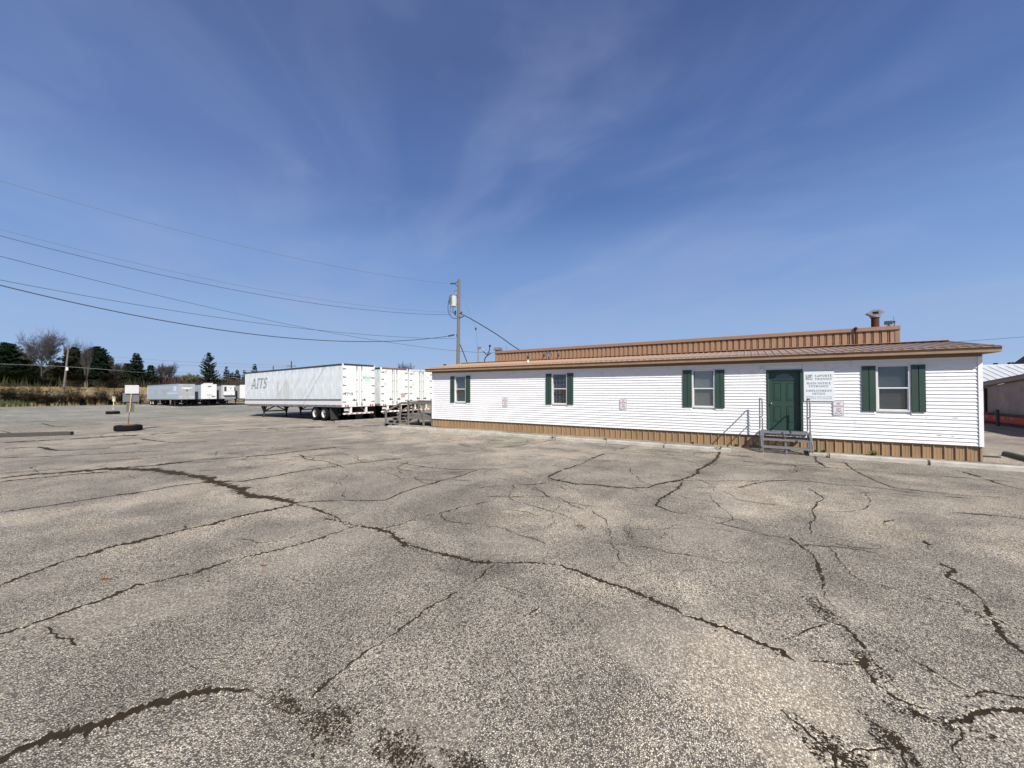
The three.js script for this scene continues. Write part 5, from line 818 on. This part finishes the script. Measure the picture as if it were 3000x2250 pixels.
{
  const z0 = -40.2, z1 = -45, y0 = 2.58, y1 = 3.98, s = thing('white_roofed_shed', 'long shed with white ribbed metal roof beyond the grey shed', 'building', [12, 0, z0]);
  obj('wall', [bx(-1.2, 40, 0, y0 - .05, z1 * 2 - z0 - z0 + .3, -.3)], mat([.26, .24, .25], { map: grainT, tile: 1, rough: .8 }), s);
  const th = Math.atan((y1 - y0) / (z0 - z1)), L = Math.hypot(y1 - y0, z1 - z0), P = .45, pr = [[0, 0], [.03, .03], [.07, .03], [.10, 0], [P - .004, 0]], pos = [];
  for (let i = 0; i < pr.length - 1; i++) { const a = pr[i], b = pr[i + 1]; pos.push(a[0], a[1], 0, b[0], b[1], 0, b[0], b[1], -L, a[0], a[1], 0, b[0], b[1], -L, a[0], a[1], -L); }
  const g = new THREE.BufferGeometry(); g.setAttribute('position', new THREE.Float32BufferAttribute(pos, 3)); g.computeVertexNormals(); boxUV(g); g.rotateX(th);
  for (let k = 0; k < 40; k++) shared('roof_sheet', g, M.whiteRoof, s, -1.4 + k * P, y0, 0);
  obj('ridge_cap', rbx(-1.4, 17, y1 - .03, y1 + .07, z1 - z0 - .15, z1 - z0 + .12, .02), M.whiteMetal, s); obj('fascia', rbx(-1.4, 17, y0 - .13, y0 - .01, -.02, .02, .006), M.alu, s);
}
{
  const base = [12.55, 0, -38];
  const beamO = thing('red_barrier', 'low red steel barrier lying along the shaded grey wall', 'barrier', [12.9, 0, -36.5]);
  obj('side_plate', rbx(-.1, .06, .16, .56, -1.9, 7, .02), M.redBeam, beamO); obj('top_plate', rbx(-.12, .5, .565, .64, -1.9, 7, .02), M.darkSteel, beamO); obj('skid', [rbx(-.05, .45, 0, .158, -1.8, 6.9, .02)], M.darkSteel, beamO);
  obj('reflector', [...Array(6)].map((_, k) => rbx(-.108, -.1005, .40, .45, -1.5 + k * .9, -1.3 + k * .9, .002)), M.signWhite, beamO);
  const posts = [[12.35, -38.1], [12.35, -36.3], [12.35, -33.6], [12.35, -31.5]], labs = ['farthest chain post by the grey shed corner', 'second chain post in front of the red barrier', 'nearest chain post at the right edge of the view', 'chain post beyond the right edge of the view'];
  posts.slice(0, 3).forEach(([x, z], i) => { const p = thing('chain_post', labs[i], 'post', [x, 0, z], 0, 'dark posts linked by a sagging chain'); obj('shaft', bar([0, 0, 0], [0, .92, 0], .07, .065, 10), M.chain, p); obj('cap', new THREE.SphereGeometry(.075, 10, 6).scale(1, .5, 1).translate(0, .92, 0), M.chain, p); });
  for (let i = 0; i < 2; i++) { const [a, b] = [posts[i], posts[i + 1]], P = []; for (let k = 0; k <= 10; k++) { const t = k / 10; P.push([lerp(a[0], b[0], t) - .06, .86 - .34 * 4 * t * (1 - t) * .6, lerp(a[1], b[1], t)]); } tag(obj('sagging_chain', tube(P, .018, 24, 5), M.chain), i ? 'sagging chain between the two nearer posts by the red barrier' : 'sagging chain between the two farther posts by the red barrier', 'chain'); }
  const hs = thing('gabled_house', 'dark gabled house roof peeking in at right edge', 'house', [38.7, 0, -79.4]);
  obj('wall', prism([[-6, 0], [6, 0], [6, 4.4], [0, 10.2], [-6, 4.4]], 0, 9).rotateY(Math.PI / 2).translate(0, 0, 0), mat([.12, .10, .10], { map: grainT, tile: 2, rough: .9 }), hs);
  obj('rake_board', [beam([-6.4, 4.1, .1], [0, 10.4, .1], .3, .35, [0, 0, 1]), beam([6.4, 4.1, .1], [0, 10.4, .1], .3, .35, [0, 0, 1])], mat([.42, .36, .36], { rough: .7 }), hs);
  obj('roof', [beam([-6.5, 4.1, -4.5], [0, 10.55, -4.5], 9, .12, [-.66, .75, 0]), beam([6.5, 4.1, -4.5], [0, 10.55, -4.5], 9, .12, [.66, .75, 0])], mat([.10, .09, .10], { map: grainT, tile: 1, rough: .9 }), hs);
}

// ================= VEGETATION =================
function geoFrom(pos) { const g = new THREE.BufferGeometry(); g.setAttribute('position', new THREE.Float32BufferAttribute(pos, 3)); g.computeVertexNormals(); return g; }
function conifer(H, Rad, seed, o = {}) { // returns {trunk, crown}
  const R = rng(seed), pos = [], y0 = H * (o.bare ?? .06), rows = o.rows ?? 26, dens = o.dens ?? 1;
  const br = [];
  for (let k = 0; k < rows; k++) {
    const t = (k + R() * .6) / rows, y = lerp(y0, H * .985, t); const shape = o.round ? Math.pow(Math.sin(Math.PI * Math.min(1, .22 + t * .80)), .65) : Math.pow(1 - t, o.pow ?? .85) * (t < .12 ? .75 + t * 2 : 1);
    const rad = Rad * shape + .12, n = Math.max(5, Math.round((o.per ?? 9) * (0.6 + shape)));
    for (let i = 0; i < n; i++) {
      const a = R() * 6.283, len = rad * (.62 + .48 * R()), up = (o.up ?? -.12) + (R() - .5) * .28 + t * (o.lift ?? .45), y1 = y + len * up, ca = Math.cos(a), sa = Math.sin(a);
      br.push(bar([0, y, 0], [ca * len * .9, y1, sa * len * .9], .05 * H / 14, .012, 3));
      const m = Math.max(5, Math.round(len * 5.5 * dens));
      for (let j = 0; j < m; j++) {
        const f = .18 + .82 * (j + R()) / m, cx = ca * len * f, cz = sa * len * f, cy = lerp(y, y1, f) + (o.tip ?? .10) * len * f * f; const wl = (.34 + .30 * R()) * (1.15 - .45 * f) * (o.leaf ?? 1), b = a + (R() < .5 ? 1 : -1) * (.5 + R() * .9);
        const dx = Math.cos(b) * wl, dz = Math.sin(b) * wl, dy = (R() - .62) * wl * .8, nx = -dz * .26, nz = dx * .26;
        pos.push(cx - nx, cy, cz - nz, cx + nx, cy + .05, cz + nz, cx + dx, cy + dy, cz + dz, cx, cy - .11, cz, cx + dx * .3, cy + .16, cz + dz * .3, cx + dx * .9, cy + dy - .1, cz + dz * .9);
      }
    }
  }
  return { trunk: merged([bar([0, 0, 0], [0, H * .97, 0], .028 * H, .02, 9), ...br]), crown: geoFrom(pos) };
}
function bareTree(H, spread, seed, o = {}) {
  const R = rng(seed), limbs = [], twigs = []; const maxL = o.levels ?? 5;
  const unit = v => { const l = Math.hypot(...v); return v.map(c => c / l); };
  const grow = (p, d, len, r, lv) => {
    const n = lv < 2 ? 4 : 3; let q = p.slice(), v = d.slice(), rr = r;
    for (let k = 0; k < n; k++) {
      const nr = rr * .84, w = .22 + lv * .06; v = unit([v[0] + (R() - .5) * w, v[1] + (R() - .42) * w * .7, v[2] + (R() - .5) * w]); const e = q.map((c, i) => c + v[i] * len / n);
      if (lv < 3) limbs.push(bar(q, e, rr, nr, lv < 2 ? 7 : 4)); else { const ww = Math.max(.032, rr), sx = -v[2] * ww, sz = v[0] * ww, ey = lv >= maxL ? 1 : .9; twigs.push(q[0] - sx, q[1] - ww * .6, q[2] - sz, q[0] + sx, q[1] + ww * .6, q[2] + sz, e[0], e[1], e[2], q[0], q[1] - ww, q[2], q[0] + ww * .5, q[1] + ww, q[2], e[0], e[1], e[2]); }
      if (lv < maxL && (k > 0 || lv > 0)) { const c = lv === 0 ? (k < 2 ? 1 : 3) : (lv < 3 ? 2 : 2); for (let i = 0; i < c; i++) { const a = R() * 6.283, sp = (lv === 0 ? .95 : .75) * (o.sp ?? 1) * (.6 + .7 * R()); grow(e, unit([v[0] + Math.cos(a) * sp, v[1] * .8 + .15 + (R() - .4) * .4, v[2] + Math.sin(a) * sp]), len * (lv === 0 ? .72 : .66) * (.7 + .5 * R()), nr * .60, lv + 1); } }
      q = e; rr = nr;
    }
  };
  const stems = o.stems ?? 1; for (let s = 0; s < stems; s++) { const a = s / stems * 6.283 + .4, k = stems > 1 ? .28 : .04; grow([Math.cos(a) * .15 * (stems > 1), 0, Math.sin(a) * .15 * (stems > 1)], unit([Math.cos(a) * k, 1, Math.sin(a) * k]), H * (o.tl ?? .46), H * .026 / Math.sqrt(stems), 0); }
  const trunk = merged(limbs), crown = geoFrom(twigs), P = crown.attributes.position; const xs = [], ys = []; for (let i = 2; i < P.count; i += 9) { xs.push(Math.hypot(P.getX(i), P.getZ(i))); ys.push(P.getY(i)); } xs.sort((a, b) => a - b); ys.sort((a, b) => a - b);
  const sx = spread * .5 / xs[Math.floor(xs.length * .93)], sy = H / ys[Math.floor(ys.length * .985)]; for (const g of [trunk, crown]) { const A = g.attributes.position; for (let i = 0; i < A.count; i++) A.setXYZ(i, A.getX(i) * lerp(1, sx, Math.min(1, A.getY(i) / (H * .2))), A.getY(i) * sy, A.getZ(i) * lerp(1, sx, Math.min(1, A.getY(i) / (H * .2)))); g.computeVertexNormals(); } return { trunk, crown };
}
function plantTree(name, label, parts, x, z, tm, cm, group, cat = 'tree') { const s = thing(name, label, cat, [x, gy(x) - .05, z], 0, group); obj('trunk', parts.trunk, tm, s); obj('crown', parts.crown, cm, s); return s; }
// conifers: [px, y of top, half width px, distance, seed, options, label, material]
const con = [
  [18, 1000, 62, 100, 1, { round: true, up: .05, per: 13, dens: 1.2, leaf: 1.5, rows: 24 }, 'broad dark pine at the extreme left edge', M.conifer],
  [-75, 1012, 60, 104, 12, { round: true, up: .05, per: 12, dens: 1.1, leaf: 1.5, rows: 22 }, 'dark pine beyond the left edge', M.conifer],
  [62, 1030, 45, 108, 13, { round: true, up: .0, per: 12, dens: 1.1, leaf: 1.4, rows: 22 }, 'warm dark pine tucked behind the left edge pine', M.coniferWarm],
  [216, 1013, 40, 108, 2, { round: true, per: 13, dens: 1.2, leaf: 1.4 }, 'dark evergreen just right of the slim leaning pole', M.coniferWarm],
  [282, 1011, 50, 104, 3, { round: true, up: -.1, per: 15, dens: 1.35, leaf: 1.5, rows: 28 }, 'large rounded black-green evergreen behind the pale stems', M.conifer],
  [398, 1033, 42, 118, 4, { pow: .7, per: 12, dens: 1.2, leaf: 1.4, rows: 26 }, 'tall domed evergreen left of the far trailers', M.conifer],
  [370, 1062, 32, 116, 14, { pow: .7, per: 11, dens: 1.1, leaf: 1.3, rows: 22 }, 'shorter evergreen leaning against the domed one', M.coniferWarm],
  [441, 1068, 24, 122, 5, { pow: .6, per: 11, dens: 1.1, leaf: 1.2, rows: 22 }, 'narrow evergreen right of the domed one', M.conifer],
  [612, 1029, 42, 126, 6, { pow: .78, up: -.02, tip: .32, per: 8, dens: 1.25, leaf: 1.0, rows: 22, bare: .03 }, 'lone tall spruce with upswept tips behind the far trailers', M.conifer],
  [663, 1072, 13, 150, 7, { pow: .8, bare: .42, per: 7, rows: 14, leaf: .9 }, 'small bare-trunked pine right of the lone spruce', M.conifer],
  [680, 1090, 12, 150, 8, { round: true, bare: .45, per: 7, rows: 9, leaf: .9 }, 'stunted flat pine between two small pines', M.conifer],
  [695, 1082, 12, 152, 9, { pow: .8, bare: .46, per: 7, rows: 12, leaf: .9 }, 'second small bare-trunked pine by the near trailer', M.conifer],
  [716, 1083, 13, 156, 10, { pow: .7, bare: .3, per: 7, rows: 12, leaf: .9 }, 'small pine behind the front top corner of near trailer', M.conifer],
  [745, 1064, 17, 140, 11, { pow: .7, bare: .1, per: 8, rows: 16, leaf: 1.0, tip: .3 }, 'bushy pine tip above the front of the near trailer', M.conifer],
  [110, 1068, 40, 118, 31, { round: true, per: 12, dens: 1.1, leaf: 1.5, rows: 20 }, 'low dark evergreen behind the bare oak trunk', M.conifer],
  [160, 1058, 36, 120, 32, { round: true, per: 12, dens: 1.1, leaf: 1.5, rows: 20 }, 'warm evergreen between the bare oak and the slim pole', M.coniferWarm],
  [250, 1040, 34, 118, 33, { round: true, per: 12, dens: 1.1, leaf: 1.4, rows: 22 }, 'dark evergreen behind the clump of pale stems', M.conifer],
  [330, 1082, 34, 122, 34, { round: true, per: 12, dens: 1.1, leaf: 1.4, rows: 18 }, 'low evergreen filling the gap left of the domed one', M.conifer],
  [465, 1100, 26, 130, 35, { round: true, per: 11, dens: 1.0, leaf: 1.3, rows: 16 }, 'low dark evergreen below the round bare tree', M.coniferWarm],
  [640, 1112, 26, 140, 36, { round: true, per: 11, dens: 1.0, leaf: 1.3, rows: 14 }, 'squat dark evergreen right of the lone spruce foot', M.conifer],
  [2918, 1060, 12, 80, 15, { pow: .8, per: 8, rows: 14, leaf: .8 }, 'small conifer tip over the white ridge at right', M.conifer],
  [2962, 1055, 18, 82, 16, { round: true, per: 9, rows: 14, leaf: .9 }, 'rounder dark conifer beside the gabled house', M.conifer],
];
for (const [px, yt, hw, d, seed, o, lab, m] of con) { const [x, z] = at(px, d), H = hgt(yt, d) - gy(x); const off = Math.abs(px - 1500) / FPX; plantTree('conifer_tree', lab, conifer(H, hw / FPX * d / Math.sqrt(1 + off * off) * 1.05, seed * 31 + 7, o), x, z, M.bark, m, 'evergreens on the skyline'); }
const bare = [
  [122, 978, 58, 98, 21, { sp: 1.2, tl: .42 }, 'huge spreading bare oak at left of the skyline', M.bark, M.twig, 5],
  [252, 1008, 16, 96, 22, { stems: 4, sp: .5, tl: .55 }, 'clump of pale bare stems before the dark evergreen', M.paleBark, M.twig, 4],
  [208, 1003, 26, 116, 29, { sp: .8 }, 'wispy bare treetop behind the slim pole', M.bark, M.twig, 5],
  [340, 1058, 26, 106, 23, { sp: .9 }, 'hazy bare tree between the dark evergreens', M.bark, M.twig, 5],
  [485, 1069, 27, 128, 24, { sp: 1.0, tl: .42 }, 'round bare tree left of the lone spruce', M.bark, M.twig, 5],
  [562, 1098, 24, 124, 25, { sp: 1.1, tl: .36 }, 'low olive-tinted bare tree against the spruce', M.paleBark, M.olive, 5],
  [1182, 1075, 26, 120, 26, { sp: .9, stems: 3 }, 'row of bare poplar tops above the middle trailer', M.bark, M.twig, 5],
];
for (const [px, yt, hw, d, seed, o, lab, tm, cm, lv] of bare) { const [x, z] = at(px, d), H = hgt(yt, d) - gy(x), off = Math.abs(px - 1500) / FPX; plantTree('bare_tree', lab, bareTree(H, 2 * hw / FPX * d / Math.sqrt(1 + off * off), seed * 13, { ...o, levels: lv }), x, z, tm, cm, 'leafless trees on the skyline'); }
// shrubs: upright twigs with sparse leaves
function shrub(H, W, seed, n, leaf) {
  const R = rng(seed), tw = [], lf = [];
  for (let i = 0; i < n; i++) {
    const a = R() * 6.283, r0 = W * .22 * R(), ex = Math.cos(a) * W * .5 * (.25 + .85 * R()), ez = Math.sin(a) * W * .5 * (.25 + .85 * R()), h = H * (.5 + .5 * R()); let p = [Math.cos(a) * r0, 0, Math.sin(a) * r0];
    for (let k = 1; k <= 4; k++) { const t = k / 4, q = [lerp(Math.cos(a) * r0, ex, t * t) + (R() - .5) * .2, h * t, lerp(Math.sin(a) * r0, ez, t * t) + (R() - .5) * .2], w = .05 * (1.15 - t); tw.push(p[0] - w, p[1], p[2], p[0] + w, p[1], p[2], q[0], q[1], q[2], p[0], p[1], p[2] - w, p[0], p[1], p[2] + w, q[0], q[1], q[2]);
      for (let s = 0; s < 3; s++) { const b = R() * 6.283, l = .3 + .5 * R(), e = [q[0] + Math.cos(b) * l, q[1] + .1 + .5 * R(), q[2] + Math.sin(b) * l]; tw.push(q[0] - .026, q[1], q[2], q[0] + .026, q[1], q[2] + .026, e[0], e[1], e[2]);
        for (let j = 0; j < leaf; j++) { const f = R(), c = [lerp(q[0], e[0], f) + (R() - .5) * .2, lerp(q[1], e[1], f) + (R() - .5) * .2, lerp(q[2], e[2], f) + (R() - .5) * .2], z = (.05 + .08 * R()) * (leaf > 5 ? 2.4 : 1.4); lf.push(c[0] - z, c[1], c[2], c[0] + z * .6, c[1] + z, c[2] - z, c[0] + z, c[1] - z * .4, c[2] + z); } } p = q; }
  }
  return { tw: geoFrom(tw), lf: lf.length ? geoFrom(lf) : null };
}
const shr = [[22, 1128, 44, 73, 40, 2, 'greening bush at the left edge of the lot'], [78, 1130, 38, 74, 34, 2, 'second roadside bush from the left edge'], [128, 1132, 34, 75, 30, 3, 'third roadside bush from the left edge'], [176, 1134, 34, 77, 30, 1, 'twiggy bush just left of the slim pole foot'], [216, 1118, 40, 78, 44, 2, 'tall twiggy bush right of the slim pole foot'], [268, 1142, 30, 79, 24, 1, 'low brown bush between two tall bushes'], [302, 1118, 40, 80, 44, 3, 'tall olive bush behind the distant sign stand'], [350, 1116, 36, 82, 40, 4, 'green-tinged bush behind the nearest sign stand'], [408, 1140, 28, 84, 22, 1, 'low twiggy bush left of the pale-blue trailer']];
shr.forEach(([px, yt, hw, d, n, lf, lab], i) => { const [x, z] = at(px, d), H = hgt(yt, d) - gy(x), s = thing('roadside_bush', lab, 'bush', [x, gy(x), z], 0, 'bushes along the edge of the lot'), g = shrub(H, 2 * hw / FPX * d * .75, 200 + i, n * 3, lf); obj('twigs', g.tw, M.brush, s); if (g.lf) obj('leaves', g.lf, lf > 2 ? M.olive : M.olive, s); });
const green = [[30, 1088, 40, 92, 'bright green spring bush below the left pines'], [70, 1112, 30, 92, 'smaller green bush right of the bright one'], [100, 1106, 26, 94, 'green bush below the bare oak'], [135, 1116, 34, 94, 'low green bush left of the slim pole'], [175, 1050, 26, 110, 'dim olive tree crown behind the slim pole'], [420, 1108, 22, 112, 'yellow-green bush left of the far trailers'], [455, 1106, 20, 114, 'second yellow-green bush left of the far trailers'], [225, 1100, 30, 96, 'olive bush below the pale stems'], [325, 1100, 30, 100, 'olive bush left of the domed evergreen']];
green.forEach(([px, yt, hw, d, lab], i) => { const [x, z] = at(px, d), H = hgt(yt, d) - gy(x), s = thing('leafy_bush', lab, 'bush', [x, gy(x), z], 0, 'green bushes beyond the bank'), g = shrub(H, 2 * hw / FPX * d * .8, 400 + i, 70, 9); obj('twigs', g.tw, M.twig, s); obj('leaves', g.lf, i > 3 ? M.olive : M.leafGreen, s); });
// brush, far hedgerow and dry grass: countless stems
function stems(n, seed, f, m, name, label, cat) { const R = rng(seed), pos = []; for (let i = 0; i < n; i++) { const [x, y, z, h, w] = f(R); const dx = (R() - .5) * h * .6, dz = (R() - .5) * h * .6, a = R() * 3.14, cx = Math.cos(a) * w, cz = Math.sin(a) * w; pos.push(x - cx, y, z - cz, x + cx, y, z + cz, x + dx, y + h, z + dz); } const o = obj(name, geoFrom(pos), m); tag(o, label, cat, null, 'stuff'); return o; }
stems(11000, 51, R => { const x = -116.6 - 3.4 * R(), z = -75 + 95 * R(); return [x, gy(x), z, .4 + .7 * R() * R() + .4 * fbm(z * .3, 3, 9, 3), .03 + .03 * R()]; }, M.brush, 'brush', 'brown leafless brush along the far edge of the lot', 'brush');
stems(5000, 54, R => { const x = -116.8 - 4 * R(), z = -26 + 16 * R(); return [x, gy(x), z, .4 + .9 * R(), .05 + .05 * R()]; }, mat([.06, .075, .03], { rough: .9, side: true }), 'ground_cover', 'dark green creeping cover in the brush', 'ground cover');
stems(30000, 52, R => { const x = -130 - 22 * R(), z = -150 + 190 * R(); return [x, gy(x), z, .12 + .2 * R(), .05 + .05 * R()]; }, M.dryGrass, 'dry_grass', 'tan dry grass covering the far bank', 'grass');
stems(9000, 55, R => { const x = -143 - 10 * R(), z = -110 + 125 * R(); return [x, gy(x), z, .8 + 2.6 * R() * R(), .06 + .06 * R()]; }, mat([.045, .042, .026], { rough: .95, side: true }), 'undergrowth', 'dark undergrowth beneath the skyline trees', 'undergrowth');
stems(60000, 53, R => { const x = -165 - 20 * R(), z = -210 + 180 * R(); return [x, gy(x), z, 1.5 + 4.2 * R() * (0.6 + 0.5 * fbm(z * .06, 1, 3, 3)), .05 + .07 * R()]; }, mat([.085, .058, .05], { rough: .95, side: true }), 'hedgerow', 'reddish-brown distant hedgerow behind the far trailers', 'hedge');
// guard rail in front of the bank
{
  const s = thing('guard_rail', 'long weathered timber guard rail behind the roadside bushes', 'guard rail', [-122, gy(-122), -10]);
  for (let k = 0; k < 16; k++) { const z = 30 - k * 4.2; obj('post', rbx(-.12, .12, 0, 1.15, z - .14, z + .14, .02), M.paleTie, s); obj('rail', rbx(.121, .20, .70, 1.0, z - 4.19, z, .02), M.paleTie, s); }
}
{ // grit and dead leaves gathered between the wheel stops and the skirting
  const R = rng(808), pos = [[], [], []]; for (let i = 0; i < 5200; i++) { const x = -16 + 22.5 * R(), f = R() * R(), z = (i % 3 ? FZ + .01 + f * .5 : -14.9 - .3 * R()), s = .006 + .016 * R() * R(), a = R() * 6; const q = pos[i % 3]; for (const d of [0, 4.2, 2.1]) q.push(x + Math.cos(a + d) * s, .005 + .008 * R(), z + Math.sin(a + d) * s); }
  const ms = [mat([.10, .075, .05], { rough: 1, side: true }), mat([.24, .20, .15], { rough: 1, side: true }), mat([.06, .05, .035], { rough: 1, side: true })], nm = [['dead_leaves', 'brown leaf crumbs along the foot of the skirting'], ['grit', 'pale grit along the foot of the skirting'], ['leaf_litter', 'dark litter behind the wheel stops']];
  pos.forEach((q, i) => { const o = obj(nm[i][0], geoFrom(q), ms[i]); tag(o, nm[i][1], 'litter', null, 'stuff'); });
}
// weeds in the joints along the office
const weedSpots = [[1622, 1287, .20, 'grass tuft sprouting between wheel stops left of the third window'], [1772, 1292, .14, 'small weed in the wheel stop joint near the middle no-parking sign'], [1895, 1304, .13, 'weed behind the wheel stop left of the third window'], [1944, 1306, .15, 'weed below the third window left shutter'], [2105, 1322, .20, 'leafy weed at the end of the wheel stops left of the stairs'], [2156, 1308, .12, 'dark weed at the skirting left of the stairs'], [2362, 1332, .18, 'bushy weed at the right foot of the stairs'], [2388, 1324, .10, 'low weeds along the skirting right of the stairs'], [2410, 1325, .11, 'low weed further right of the stairs'], [2556, 1334, .16, 'dandelion leaves against the skirting below the right window'], [2028, 1300, .09, 'tiny weed at the skirting below the third window']];
weedSpots.forEach(([px, py, h, lab], i) => { const [x, z] = gp(px, py), R = rng(700 + i), pos = []; for (let k = 0; k < 46; k++) { const a = R() * 6.283, l = h * (.5 + .8 * R()), w = .010 + .012 * R(), bx0 = (R() - .5) * h * .7, bz = (R() - .5) * h * .5, ex = bx0 + Math.cos(a) * l * .7, ez = bz + Math.sin(a) * l * .6, mx = lerp(bx0, ex, .5), mz = lerp(bz, ez, .5), sx = -Math.sin(a) * w, sz = Math.cos(a) * w; pos.push(bx0, 0, bz, mx + sx, l * .55, mz + sz, mx - sx, l * .55, mz - sz, mx + sx, l * .55, mz + sz, ex, l * (.5 + .4 * R()), ez, mx - sx, l * .55, mz - sz); } const o = obj('weed', geoFrom(pos), M.weed); o.position.set(x, gy(x), Math.max(z, FZ + .06)); tag(o, lab, 'weed', 'weeds along the front of the office'); });

renderer.render(scene, camera);
